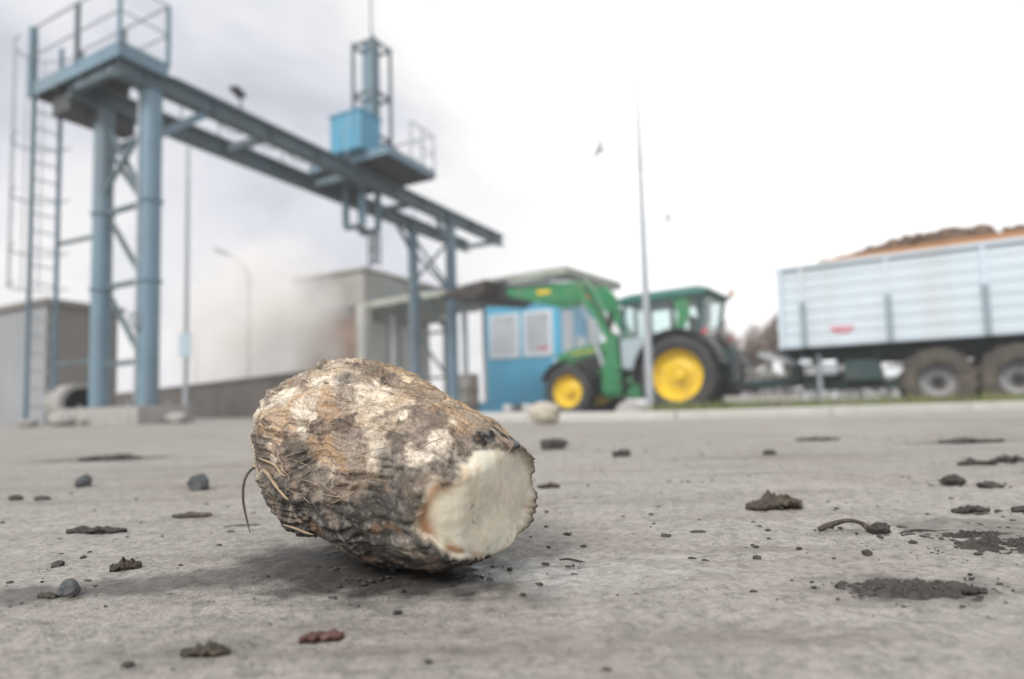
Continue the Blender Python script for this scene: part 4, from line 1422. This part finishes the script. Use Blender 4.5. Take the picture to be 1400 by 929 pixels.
# left store building, pipe, blocks
lb_m = mat('left_store_cladding', (0.29, 0.305, 0.32), .7, 0.05, .12, .8, 0, 30, (.20, .20, .20), .5, .8, True)
lb_m2 = mat('left_store_end_wall', (0.25, 0.23, 0.21), .85, 0, .16, 1.0, .2, 30, (.12, .11, .10), .5, 1.0, True)
LBO = (-9.25, 12.3)
lb = thing('store_shed', 'low grey sheet-clad store shed behind the caged ladder', 'shed', (LBO[0], LBO[1], -.02), CR_ANG)
MB().box((.72, 4.0, 1.20), (1.36, 7.9, 2.44)).build('end_wall', lb_m2, lb)
for k in range(14):
    MB().box((.02, .30 + k * .57, 1.21), (.05, .566, 2.42)).build('cladding_sheet', lb_m, lb)
MB().prism([(-.08, 2.43), (1.5, 2.43), (1.5, 2.50), (-.08, 2.54)], -.08, 8.1).build('roof', lb_m2, lb)

pipe = thing('concrete_pipe', 'short round concrete pipe with dark open end, left of the gantry columns', 'pipe',
             (-6.98, 9.95, .33), R(-42))
MB().lathe([(.25, -.55), (.33, -.55), (.33, .40), (.25, .40)], 40, 'X', closed=True).build('pipe_shell', concrete_pale, pipe, smooth=True)
MB().lathe([(0, -.50), (.249, -.50), (.249, -.44), (0, -.44)], 32, 'X').build('dark_backing', deck_dark, pipe)  # dark disc added inside the pipe, stands in for the shaded interior


def rock(name, label, cat, loc, size, seed, m, sub=4, rough=.25, group=None, rz=0.0, flat=True):
    d, f = ico(sub)
    q = d * np.array(size) * .5
    r_ = 1 + rough * fbm(d * 1.3, 3, seed) * 1.8 + rough * .35 * fbm(d * 5, 3, seed + 7)
    # planed-off facets
    nr_ = np.random.default_rng(seed)
    for _ in range(9):
        n_ = nr_.normal(size=3)
        n_ /= np.linalg.norm(n_)
        lim = nr_.uniform(.72, .92)
        dd = (d * r_[:, None]) @ n_
        r_ = np.where(dd > lim, r_ * (1 - .85 * (1 - lim / np.maximum(dd, lim))), r_)
    q = d * r_[:, None] * np.array(size) * .5
    z0 = np.percentile(q[:, 2], 9)
    q[:, 2] = np.maximum(q[:, 2], z0) - z0
    o = np_mesh(name, q, f, m)
    o.location = loc
    o.rotation_euler.z = rz
    return tag(o, label, cat, group)


BLG = 'rubble lumps beside the gantry foundation'
for i, (x, y, sx, sy, sz, lab) in enumerate((
        (-6.60, 9.15, .50, .40, .26, 'large pale concrete lump left of the gantry foundation block'),
        (-6.95, 8.95, .28, .24, .14, 'small pale concrete lump farthest left of the gantry foundation'),
        (-6.15, 9.05, .34, .30, .22, 'pale concrete lump touching the left end of the gantry foundation'),
        (-4.72, 8.75, .42, .32, .20, 'pale concrete lump right of the near gantry column'))):
    rock('concrete_lump', lab, 'rubble', (x, y, -.01), (sx, sy, sz), 40 + i, concrete_pale, 4, .22, BLG, i * .7)

# long low stained wall
wall = thing('retaining_wall', 'long low dark stained concrete wall behind the lamp post', 'wall', (-4.6, 13.9, ROAD_Z), math.atan2(6.2, -6.4))
for k in range(12):
    MB().box((.75 + k * 1.5, 0, .56 + .006 * (k % 3)), (1.485, .22, 1.14)).build('wall_panel', concrete_wall_m, wall)
MB().box((9.0, 0, 1.16), (18.0, .30, .07)).build('coping', concrete_wall_m, wall)

# ================================================================== POLES AND LAMPS
sp = thing('sign_pole', 'thin grey pole carrying a small pale sign plate, right of the gantry columns', 'pole', (-6.84, 13.0, -.05))
MB().tube([(0, 0, 0), (0, 0, 5.9)], [.055, .04], 12).build('post', galv, sp, smooth=True)
MB().box((.02, -.07, 1.62), (.26, .02, .50)).build('sign_plate', mat('pale_blue_sign', (.45, .55, .62), .4, 0, .08, 3), sp)
for z in (1.45, 1.78):
    MB().box((0, -.03, z), (.12, .07, .04)).build('clamp', galv, sp)

lp1 = thing('street_lamp', 'grey street lamp with curved arm and single head above the low wall', 'street lamp', (-10.2, 24.0, -.1))
MB().tube([(0, 0, 0), (0, 0, 1.2), (0, 0, 1.22), (0, 0, 5.4), (-.08, 0, 5.8), (-.4, 0, 6.2), (-.85, 0, 6.45)], [.11, .11, .08, .065, .055, .05, .045], 12).build('pole', galv, lp1, smooth=True)
MB().prism([(-.75, 6.42), (-1.0, 6.44), (-1.35, 6.62), (-1.3, 6.70), (-.95, 6.58), (-.72, 6.50)], -.12, .12).build('lamp_head', mat('grey_lamp_head', (.22, .22, .23), .4), lp1, bevel=.02)
lp2 = thing('street_lamp', 'faint distant street lamp with two heads, far beyond the low wall', 'street lamp', (-26.0, 51.0, -.1))
MB().tube([(0, 0, 0), (0, 0, 7.6), (.3, 0, 8.0), (1.6, 0, 8.4)], [.12, .08, .06, .05], 10).build('pole', galv, lp2, smooth=True)
for (x, z) in ((1.8, 8.42), (.4, 8.1)):
    MB().box((x, 0, z), (.7, .3, .14), 0, -.15).build('lamp_head', galv, lp2, bevel=.02)

tp = thing('mast_pole', 'tall thin grey pole rising past the tractor cab out of the picture', 'pole', (1.98, 9.0, ROAD_Z + .08))
MB().tube([(0, 0, 0), (0, 0, .9), (0, 0, 3.2), (0, 0, 5.2), (0, 0, 7.2)], [.062, .058, .040, .020, .012], 12).build('pole', galv, tp, smooth=True)
MB().box((0, 0, .03), (.22, .22, .05)).build('foot_plate', galv, tp)
MB().tube([(0, 0, 3.62), (0, 0, 4.0)], [.036, .032], 10).build('sleeve', mat('dark_sleeve', (.10, .10, .11), .5), tp, smooth=True)
rock('concrete_lump', 'pale broken concrete block at the foot of the tall thin pole', 'rubble', (1.62, 8.7, ROAD_Z + .10), (.46, .34, .24), 61, concrete_pale, 4, .2, None, .4)
rock('concrete_lump', 'small grey concrete lump right beside the tall pole base', 'rubble', (1.86, 8.55, ROAD_Z + .10), (.18, .15, .10), 62, stone_m, 4, .2)

# bench-like block and orange board on the verge by the trailer
bn = thing('concrete_bench', 'low pale concrete bench under the trailer drawbar', 'bench', (3.55, 9.0, ROAD_Z), R(-10))
MB().box((0, 0, .31), (.95, .30, .09)).build('seat', concrete_pale, bn, bevel=.01)
for x in (-.28, .28):
    MB().box((x, 0, .13), (.12, .26, .27)).build('leg', concrete_pale, bn)
ob = tag(MB().box((0, 0, 0), (.95, .05, .12)).build('orange_board', orange_m, None, bevel=.006),
         'orange board lying on edge in the grass in front of the trailer wheel', 'board')
ob.location = (4.42, 7.55, -.045)
ob.rotation_euler = (R(6), 0, R(-14))

# ================================================================== BARE TREES
twig_m = mat('bare_twigs', (0.16, 0.125, 0.11), .8, 0, .2, 3)
leaf_m = mat('withered_leaves', (0.20, 0.13, 0.095), .8, 0, .35, 2)
ever_m = mat('dull_evergreen', (0.10, 0.10, 0.07), .8, 0, .35, 2)


def tree(label, loc, hgt, seed, spread=.42, leaves=500, lm=leaf_m):
    rg = random.Random(seed)
    t = thing('bare_tree', label, 'tree', loc, 0, 'bare trees behind the drawbar')
    trunk, crown = MB(), MB()
    tips = []

    def grow_(p, d, ln, r, depth):
        q = p
        pts_ = [p]
        for k in range(3):
            d = (d + Vector((rg.uniform(-.2, .2), rg.uniform(-.2, .2), rg.uniform(-.05, .18)))).normalized()
            q = q + d * ln / 3
            pts_.append(q)
        (trunk if depth < 2 else crown).tube(pts_, [r, r * .85, r * .7, r * .55], 6 if depth < 2 else 4)
        if depth >= 4:
            tips.extend(pts_[1:])
            return
        for _ in range(3 if depth else 5):
            nd_ = (d + Vector((rg.uniform(-1, 1), rg.uniform(-1, 1), rg.uniform(-.1, .7))) * spread * 1.6).normalized()
            grow_(pts_[rg.choice((1, 2, 3))] if depth else pts_[-1], nd_, ln * rg.uniform(.6, .8), r * .55, depth + 1)

    grow_(Vector((0, 0, 0)), Vector((0, 0, 1)), hgt * .32, hgt * .022, 0)
    for _ in range(leaves):
        c_ = rg.choice(tips) + Vector((rg.gauss(0, .1), rg.gauss(0, .1), rg.gauss(0, .1)))
        s_ = rg.uniform(.04, .10)
        a = Vector((rg.gauss(0, 1), rg.gauss(0, 1), rg.gauss(0, 1))).normalized() * s_
        b = a.orthogonal().normalized() * s_ * .6
        crown.add([c_ - a, c_ + b, c_ + a, c_ - b], [(0, 1, 2, 3)])
    trunk.build('trunk', twig_m, t)
    crown.build('crown', lm, t)


for i, (x, y, h_, lab, lm, nl) in enumerate((
        (10.35, 30.0, 4.6, 'bare reddish shrub-like tree just right of the tractor rear', leaf_m, 2600),
        (11.3, 31.0, 3.7, 'lower dull green tree between tractor and trailer', ever_m, 2600),
        (12.1, 31.0, 3.9, 'grey bare low tree midway between tractor and trailer front', leaf_m, 2200),
        (13.0, 31.0, 5.2, 'taller thin bare tree just left of the trailer front board', leaf_m, 2200),
        (14.4, 33.0, 4.4, 'bare tree half hidden behind the trailer front board', leaf_m, 2200))):
    tree(lab, (x, y, ROAD_Z), h_, 70 + i, .45, nl, lm)
hd = thing('hedge', 'low dark hedge line behind tractor and trailer', 'hedge', (13.5, 30.0, ROAD_Z))
rg = random.Random(9)
m_ = MB()
for _ in range(9000):
    x = rg.uniform(-6.5, 6.5)
    c_ = Vector((x, rg.gauss(0, .35), rg.random() ** .8 * (1.9 + .35 * math.sin(x * 1.3) + .2 * math.sin(x * 3.7))))
    s_ = rg.uniform(.05, .11)
    a = Vector((rg.gauss(0, 1), rg.gauss(0, 1), rg.gauss(0, 1))).normalized() * s_
    b = a.orthogonal().normalized() * s_ * .6
    m_.add([c_ - a, c_ + b, c_ + a, c_ - b], [(0, 1, 2, 3)])
for k in range(26):
    x = -6.3 + k * .5
    MB().tube([(x, rg.uniform(-.2, .2), 0), (x + rg.uniform(-.2, .2), rg.uniform(-.2, .2), .9)], [.03, .012], 5).build('stem', twig_m, hd)
m_.build('foliage', ever_m, hd)

# ================================================================== BIRDS
bird_m = mat('dark_feathers', (.05, .05, .055), .7, 0, .2, 5)


def bird(loc, yaw, label, sc=1.0):
    t = thing('bird', label, 'bird', loc, yaw, 'birds in the sky')
    t.scale = (sc, sc, sc)
    t.rotation_euler.x = .75
    MB().tube([(-.20, 0, 0), (-.12, 0, .01), (0, 0, .0), (.10, 0, .01), (.16, 0, .03), (.20, 0, .025)], [.012, .035, .055, .045, .032, .004], 10).build('body', bird_m, t, smooth=True)
    for sd in (1, -1):
        MB().add([(.08, sd * .03, .02), (.10, sd * .22, .10), (.02, sd * .46, .03), (-.03, sd * .24, .085), (-.06, sd * .04, .01),
                  (.08, sd * .03, .008), (.10, sd * .22, .09), (.02, sd * .46, .025), (-.03, sd * .24, .075), (-.06, sd * .04, .0)],
                 [(0, 1, 3, 4), (1, 2, 3), (5, 9, 8, 6), (6, 8, 7), (0, 5, 6, 1), (1, 6, 7, 2), (2, 7, 8, 3), (3, 8, 9, 4), (4, 9, 5, 0)]).build('wing', bird_m, t)
    MB().add([(-.15, .02, .01), (-.30, .07, .0), (-.30, -.07, .0), (-.15, -.02, .01), (-.15, 0, -.01)], [(0, 1, 2, 3), (0, 4, 1), (4, 2, 1), (4, 3, 2)]).build('tail', bird_m, t)


bird((6.95, 45.0, 18.9), R(205), 'dark bird gliding in the bright sky left of the tall pole, the nearer one', 2.0)
bird((17.0, 65.0, 19.6), R(160), 'tiny dark bird in the bright sky right of the tall pole, the farther one', 1.9)

# ================================================================== SECOND BEET
d, f = ico(6)
shp = np.array([.105, .075, .070])
q = d * shp * (1 + .16 * fbm(d * 1.5, 3, 200) + .05 * fbm(d * 6, 3, 201))[:, None]
q[:, 0] = np.minimum(q[:, 0], .078 + .004 * fbm(d * 4, 2, 202))
b2m = mat('washed_beet_skin', (0.50, 0.46, 0.38), .75, 0, .25, 25, .4, 200, (.20, .155, .11), .7, 18)
o = np_mesh('sugar_beet', q, f, b2m)
o.location = (.195, 3.80, .066)
o.rotation_euler = (0, R(6), R(-20))
tag(o, 'small pale sugar beet lying near the kerb below the tractor front wheel', 'beet')

# ================================================================== DEBRIS ON THE YARD
def crumb_cloud(rx, ry, n_, seed, smin, smax, hmul=.7):
    """many small crumbs as arrays, for mud pats"""
    rg_ = np.random.default_rng(seed)
    d_, f_ = ico(2)
    V_, F_, b_ = [], [], 0
    for k in range(n_):
        a = rg_.uniform(0, 2 * math.pi)
        r_ = rg_.random() ** .6
        sz = rg_.uniform(smin, smax)
        q_ = d_ * (1 + .4 * perlin(d_ * 1.7, seed + k))[:, None] * sz * np.array([rg_.uniform(.8, 1.6), 1, hmul])
        ang = rg_.uniform(0, 6.28)
        c__, s__ = math.cos(ang), math.sin(ang)
        q_ = q_ @ np.array([[c__, s__, 0], [-s__, c__, 0], [0, 0, 1]])
        V_.append(q_ + np.array([rx * r_ * math.cos(a), ry * r_ * math.sin(a), sz * .3]))
        F_.append(f_ + b_)
        b_ += len(q_)
    return np.concatenate(V_), np.concatenate(F_)


def mud_pat(label, x, y, rx, ry, h_, seed, m, rz=0.0, group=None):
    """trodden pat of mud: lumpy low mound with ragged outline"""
    n_r, n_a = 46, 150
    rr_ = np.linspace(0, 1, n_r)
    aa = np.linspace(0, 2 * math.pi, n_a, endpoint=False)
    RR, AA = np.meshgrid(rr_, aa, indexing='ij')
    edge = 1 + .75 * fbm(np.stack([np.cos(AA).ravel() * 2.4, np.sin(AA).ravel() * 2.4, np.zeros(AA.size)], 1), 4, seed)
    X = RR.ravel() * np.cos(AA.ravel()) * rx * edge
    Y = RR.ravel() * np.sin(AA.ravel()) * ry * edge
    p_ = np.stack([X, Y, np.zeros_like(X)], 1)
    lump_ = fbm(p_ * (2.2 / min(rx, ry)), 4, seed + 3) + .5 * ridged(p_ * (4.5 / min(rx, ry)), 2, seed + 5) - .2
    Z = h_ * (1 - RR.ravel() ** 3) * np.clip(.45 + 1.5 * lump_, .03, 1.8) - .0015 * (RR.ravel() > .97)
    v_ = np.stack([X, Y, Z], 1)
    id_ = np.arange(n_r * n_a).reshape(n_r, n_a)
    q_ = np.stack([id_[:-1], np.roll(id_, -1, 1)[:-1], np.roll(id_, -1, 1)[1:], id_[1:]], -1).reshape(-1, 4)
    q_ = q_[:, ::-1]
    tri = np.concatenate([q_[:, [0, 1, 2]], q_[:, [0, 2, 3]]])
    cv_, cf_ = crumb_cloud(rx * 1.25, ry * 1.25, 70, seed, .0004, .0022)
    cv_[:, 2] += h_ * .45 * np.clip(1 - np.hypot(cv_[:, 0] / rx, cv_[:, 1] / ry) ** 2, 0, 1)
    o_ = np_mesh('mud_pat', np.concatenate([v_, cv_]), np.concatenate([tri, cf_ + len(v_)]), m)
    o_.location = (x, y, -.0008)
    o_.rotation_euler.z = rz
    return tag(o_, label, 'mud', group)


def scrap(name, label, cat, x, y, ln, wd, h_, seed, m, rz=0.0, curl=1.0, group=None):
    """crumpled strip of leaf or stalk: curved sheet with thickness"""
    nu, nv = 40, 12
    U, Vv = np.meshgrid(np.linspace(-1, 1, nu), np.linspace(-1, 1, nv), indexing='ij')
    U, Vv = U.ravel(), Vv.ravel()
    p_ = np.stack([U, Vv, np.zeros_like(U)], 1)
    wdt = (1 - np.abs(U) ** 2.6) ** .6 * (1 + .5 * perlin(p_ * np.array([1.7, 0, 0]), seed))
    X = U * ln / 2
    Y = Vv * wdt * wd / 2 + .25 * wd * perlin(p_ * np.array([1.3, 0, 0]) + 5, seed + 1)
    fold = np.abs(fbm(p_ * np.array([1.9, 1.2, 1]), 3, seed + 2, .45)) * 2.2 + .25 * np.abs(Vv) * curl
    Z = .75 * h_ * np.clip(fold * (1 - .6 * np.abs(U)), 0, 1.2) + .0012
    th_ = max(.0012, h_ * .12)
    top = np.stack([X, Y, Z + th_], 1)
    bot = np.stack([X, Y, np.maximum(Z - th_, .0)], 1)
    v_ = np.concatenate([top, bot])
    id_ = np.arange(nu * nv).reshape(nu, nv)
    a = np.stack([id_[:-1, :-1], id_[1:, :-1], id_[1:, 1:], id_[:-1, 1:]], -1).reshape(-1, 4)
    K = nu * nv
    fs_ = [a, a[:, ::-1] + K]
    for edge_ in (id_[0, :], id_[-1, :][::-1], id_[:, 0][::-1], id_[:, -1]):
        fs_.append(np.stack([edge_[:-1], edge_[1:], edge_[1:] + K, edge_[:-1] + K], -1))
    o_ = np_mesh(name, v_, np.concatenate(fs_), m)
    o_.location = (x, y, 0)
    o_.rotation_euler.z = rz
    return tag(o_, label, cat, group)


def twig(name, label, cat, x, y, pts_, rad, m, rz=0.0, group=None):
    p_, r_ = smooth_path([Vector(q_) for q_ in pts_], rad, 5)
    o_ = MB().tube(p_, r_, 9).build(name, m, None, smooth=True)
    o_.location = (x, y, 0)
    o_.rotation_euler.z = rz
    return tag(o_, label, cat, group)


SG, MG, TG = 'loose stones on the yard', 'mud crumbs on the yard', 'plant scraps on the yard'
rock('stone', 'sharp-edged dark grey stone at the lower left, nearest of the stones', 'stone', (-.293, .414, -.0015), (.0150, .013, .0125), 301, stone_m, 4, .2, SG, .3)
rock('stone', 'rounded dark stone left of the beet, level with its lower skin', 'stone', (-.488, .968, -.002), (.032, .028, .030), 302, stone_m, 4, .22, SG)
rock('stone', 'dark stone far left, beyond the flat bark strip', 'stone', (-.715, 1.04, -.002), (.032, .026, .026), 303, stone_m, 4, .25, SG, 1.0)
rock('soil_crumb', 'dark soil crumb just above the sharp-edged stone', 'crumb', (-.358, .494, -.001), (.011, .009, .006), 304, soil, 4, .3, MG)
rock('soil_crumb', 'dark soil crumb at the far left edge of the yard', 'crumb', (-.714, .90, -.001), (.022, .014, .009), 305, soil, 4, .3, MG)
rock('soil_crumb', 'flat dark crumb near the left edge beside another crumb', 'crumb', (-.672, .893, -.001), (.024, .014, .008), 306, soil, 4, .3, MG)
rock('soil_crumb', 'tiny dark crumb at the bottom left, nearest the camera', 'crumb', (-.182, .297, -.0005), (.006, .004, .003), 307, soil, 3, .3, MG)
rock('soil_crumb', 'dark crumb alone right of the beet, before the tractor', 'crumb', (.233, 1.36, -.001), (.040, .022, .018), 308, soil, 4, .35, MG)
rock('soil_crumb', 'tall dark clod behind the beet on the right, nearest the second beet', 'crumb', (.103, 1.64, -.002), (.085, .05, .035), 309, soil, 4, .4, MG)
rock('soil_crumb', 'small dark crumb in the right middle, beyond the folded leaf', 'crumb', (.529, 1.30, -.001), (.026, .02, .014), 310, soil, 4, .3, MG)
rock('soil_crumb', 'small crumb right of the beet, left of its pair', 'crumb', (.127, .539, -.0005), (.009, .006, .004), 311, soil, 3, .3, MG)
rock('soil_crumb', 'elongated crumb right of the beet, right of its pair', 'crumb', (.159, .553, -.0005), (.016, .006, .0035), 312, soil, 3, .3, MG)
rock('soil_crumb', 'dark crumb just below the curled stalk', 'crumb', (.255, .462, -.0005), (.007, .006, .005), 313, soil, 3, .3, MG)
rock('soil_crumb', 'small crumb below the folded leaf scrap', 'crumb', (.173, .458, -.0005), (.006, .005, .004), 314, soil, 3, .3, MG)
rock('soil_crumb', 'jagged dark clod at the right, upper of the two near the frame edge', 'crumb', (.557, .80, -.001), (.036, .020, .014), 315, soil, 4, .45, MG)
rock('soil_crumb', 'jagged dark clod at the right, the lower one with spikes', 'crumb', (.578, .768, -.001), (.032, .018, .011), 316, soil, 4, .5, MG)
rock('soil_crumb', 'small crumb left of the mud pat at lower right', 'crumb', (.195, .386, -.0005), (.006, .004, .004), 317, soil, 3, .3, MG)
scrap('bark_strip', 'flat dark strip of bark lying left of the beet', 'bark', -.418, .628, .064, .016, .007, 320, bark_m, R(-2), .6)
scrap('leaf_scrap', 'short ragged stalk scrap below the bark strip at left', 'scrap', -.294, .476, .021, .008, .008, 321, plant_m, R(35), 1, TG)
scrap('leaf_scrap', 'thin dark scrap left of the sharp-edged stone', 'scrap', -.302, .407, .012, .003, .002, 322, plant_m, 0, 1, TG)
scrap('leaf_scrap', 'flat soil-coloured scrap midway between bark strip and beet', 'scrap', -.366, .712, .044, .022, .003, 323, plant_m, R(5), 1, TG)
scrap('leaf_scrap', 'dark rolled stalk at the bottom left of the picture', 'scrap', -.150, .305, .023, .006, .0045, 324, plant_m, R(4), 1.2, TG)
scrap('leaf_scrap', 'reddish stalk piece in front of the beet at the bottom', 'scrap', -.099, .320, .022, .0055, .004, 325, red_scrap, R(12), 1.2, TG)
scrap('leaf_scrap', 'large dark folded leaf in the right middle of the yard', 'leaf', .270, .660, .062, .034, .018, 326, plant_m, R(-3), .8, TG)
scrap('leaf_scrap', 'dark winged scrap right behind the beet cut face', 'scrap', .046, .870, .032, .016, .010, 327, plant_m, R(8), 1, TG)
scrap('leaf_scrap', 'long dark scrap at the right edge, nearer of two', 'scrap', .745, 1.012, .060, .022, .011, 328, soil, R(-6), 1, TG)
scrap('leaf_scrap', 'long dark scrap at the right edge, farther of two', 'scrap', .825, 1.045, .062, .022, .011, 329, soil, R(5), 1, TG)
scrap('leaf_scrap', 'flat dark scrap above the large mud pats at right', 'scrap', .440, .612, .040, .014, .007, 330, soil, R(5), 1, TG)
scrap('leaf_scrap', 'flat dark scrap at the right frame edge over the crumbly mud', 'scrap', .500, .605, .046, .016, .006, 331, soil, R(-8), 1, TG)
scrap('leaf_scrap', 'thin flat scrap right below the lower-right mud pat', 'scrap', .262, .366, .016, .005, .003, 332, soil, R(6), 1, TG)
scrap('leaf_scrap', 'faint blurred scrap far right near the kerb', 'scrap', .824, 1.70, .12, .04, .010, 333, soil, 0, 1, TG)
scrap('leaf_scrap', 'blurred dark smear of leaves far right near the kerb', 'scrap', 1.08, 1.48, .15, .06, .012, 334, soil, 0, 1, TG)
scrap('leaf_scrap', 'blurred dark leaf smear far left before the gantry', 'scrap', -1.10, 1.70, .17, .07, .012, 335, soil, 0, 1, TG)
twig('stalk', 'curled dark stalk arching over the concrete at right, with a clod at its end', 'stalk', .290, .541,
     [(-.030, .004, .002), (-.022, .003, .005), (-.008, .0, .0095), (.003, -.002, .008), (.010, -.004, .003), (.020, -.003, .002)],
     [.002, .0028, .0018, .0016, .003, .0015], plant_m)
rock('soil_crumb', 'dark clod at the right end of the curled stalk', 'crumb', (.306, .534, -.0005), (.020, .013, .010), 318, soil, 4, .45, MG)
twig('twig', 'thin dark twig just right of the beet cut face', 'twig', .040, .463, [(-.009, .003, .0015), (-.003, .0, .0025), (.004, -.002, .0015), (.009, -.004, .001)], [.0006, .0009, .0008, .0003], bark_m)
twig('twig', 'thin dark twig under the curled stalk', 'twig', .345, .530, [(-.022, .0, .001), (-.008, .002, .0018), (.006, .0, .0012), (.020, .003, .001)], [.0006, .001, .0008, .0003], bark_m)
twig('twig', 'thin dark root thread lying left of the beet', 'twig', -.275, .640, [(-.022, .0, .001), (-.006, .003, .0016), (.008, .004, .0012), (.022, .010, .001)], [.0004, .0007, .0006, .0003], bark_m)
mud_pat('grey drying mud pat at the lower right', .236, .378, .037, .020, .0050, 340, soil_grey, 0, MG)
mud_pat('crumbly dark mud pat at the right frame edge', .372, .474, .040, .028, .0065, 341, soil, 0, MG)
mud_pat('thin dark mud pat above the crumbly one at the right frame edge', .372, .512, .034, .012, .0045, 342, soil, 0, MG)
# uncountable small crumbs
cv, cfc = [], []
b_ = 0
rg_ = np.random.default_rng(77)
d_, f_ = ico(2)
f_ = np.asarray(f_)
clusters = [(.236, .378, .055, .030, 90), (.372, .474, .06, .045, 200), (.30, .53, .06, .03, 60), (.46, .60, .08, .05, 90), (.27, .66, .05, .03, 30),
            (.56, .79, .08, .05, 60), (-.29, .43, .04, .03, 10), (-.15, .31, .03, .02, 14), (.02, .45, .06, .03, 30), (.80, 1.04, .12, .06, 50),
            (-.1, .43, .10, .03, 40), (.3, .55, .5, .35, 520), (-.3, .6, .35, .4, 220), (.2, 1.2, .8, .6, 200), (1.1, 1.6, .4, .2, 90)]
for (cx, cy, rx, ry, n_) in clusters:
    for k in range(n_):
        x_, y_ = cx + rg_.normal() * rx * .6, cy + rg_.normal() * ry * .6
        if y_ < .24:
            continue
        sz = (.0004 + .0020 * rg_.random() ** 5) * min(1.0, y_ / .45) + .0008 * max(y_ - .6, 0)
        q_ = d_ * (1 + .45 * perlin(d_ * 1.6, k % 50))[:, None] * sz * np.array([rg_.uniform(.9, 2.0), 1.0, .65])
        ang = rg_.uniform(-.7, .7)
        c__, s__ = math.cos(ang), math.sin(ang)
        q_ = q_ @ np.array([[c__, s__, 0], [-s__, c__, 0], [0, 0, 1]])
        cv.append(q_ + np.array([x_, y_, sz * .25]))
        cfc.append(f_ + b_)
        b_ += len(q_)
tag(np_mesh('grit', np.concatenate(cv), np.concatenate(cfc), soil), 'tiny dark soil grit scattered over the concrete', 'grit', kind='stuff')

# ================================================================== STEAM AND HAZE
def steam_puff(name, label, c, size, seed, dens):
    d_, f_ = ico(5)
    q_ = d_ * (1 + .22 * fbm(d_ * 1.4, 3, seed))[:, None] * np.array(size)
    m, N_, L_, P_ = new_mat('steam_' + str(seed))
    N_.remove(P_)
    out = [n_ for n_ in N_ if n_.type == 'OUTPUT_MATERIAL'][0]
    pv = N_.new('ShaderNodeVolumePrincipled')
    pv.inputs['Color'].default_value = (.985, .968, .945, 1)
    tc_ = N_.new('ShaderNodeTexCoord')
    nz = N_.new('ShaderNodeTexNoise')
    nz.inputs['Scale'].default_value = .75
    nz.inputs['Detail'].default_value = 4
    L_.new(tc_.outputs['Object'], nz.inputs['Vector'])
    ln_ = N_.new('ShaderNodeVectorMath')
    ln_.operation = 'DIVIDE'
    ln_.inputs[1].default_value = size
    L_.new(tc_.outputs['Object'], ln_.inputs[0])
    le = N_.new('ShaderNodeVectorMath')
    le.operation = 'LENGTH'
    L_.new(ln_.outputs[0], le.inputs[0])
    fo_ = N_.new('ShaderNodeMapRange')
    fo_.inputs['From Min'].default_value = .95
    fo_.inputs['From Max'].default_value = .25
    L_.new(le.outputs['Value'], fo_.inputs['Value'])
    nr2 = N_.new('ShaderNodeMapRange')
    nr2.inputs['From Min'].default_value = .38
    nr2.inputs['From Max'].default_value = .62
    nr2.inputs['To Min'].default_value = .15
    L_.new(nz.outputs['Fac'], nr2.inputs['Value'])
    mu = N_.new('ShaderNodeMath')
    mu.operation = 'MULTIPLY'
    L_.new(fo_.outputs[0], mu.inputs[0])
    L_.new(nr2.outputs[0], mu.inputs[1])
    mu2 = N_.new('ShaderNodeMath')
    mu2.operation = 'MULTIPLY'
    mu2.inputs[1].default_value = dens
    L_.new(mu.outputs[0], mu2.inputs[0])
    L_.new(mu2.outputs[0], pv.inputs['Density'])
    L_.new(pv.outputs[0], out.inputs['Volume'])
    o_ = np_mesh(name, q_, f_, m)
    o_.location = c
    return tag(o_, label, 'steam', kind='stuff')


steam_puff('steam', 'white steam drifting past the rusty end of the grey building', (-9.6, 24.2, 3.4), (4.1, 2.6, 4.4), 401, 1.8)

hz, N_, L_, P_ = new_mat('thin_added_haze')
N_.remove(P_)
out = [n_ for n_ in N_ if n_.type == 'OUTPUT_MATERIAL'][0]
pv = N_.new('ShaderNodeVolumePrincipled')
pv.inputs['Color'].default_value = (.96, .97, 1.0, 1)
pv.inputs['Density'].default_value = .0035  # thin haze added to lift the dark tones of the background
L_.new(pv.outputs[0], out.inputs['Volume'])
xr, yr = xs[-1] + 5, ys[-1] + 5
tag(MB().box((0, (yr - 9) / 2, 10.2), (2 * xr, yr + 9, 22.8)).build('haze', hz), 'thin pale haze added over the whole yard to lift dark tones', 'haze', kind='stuff')
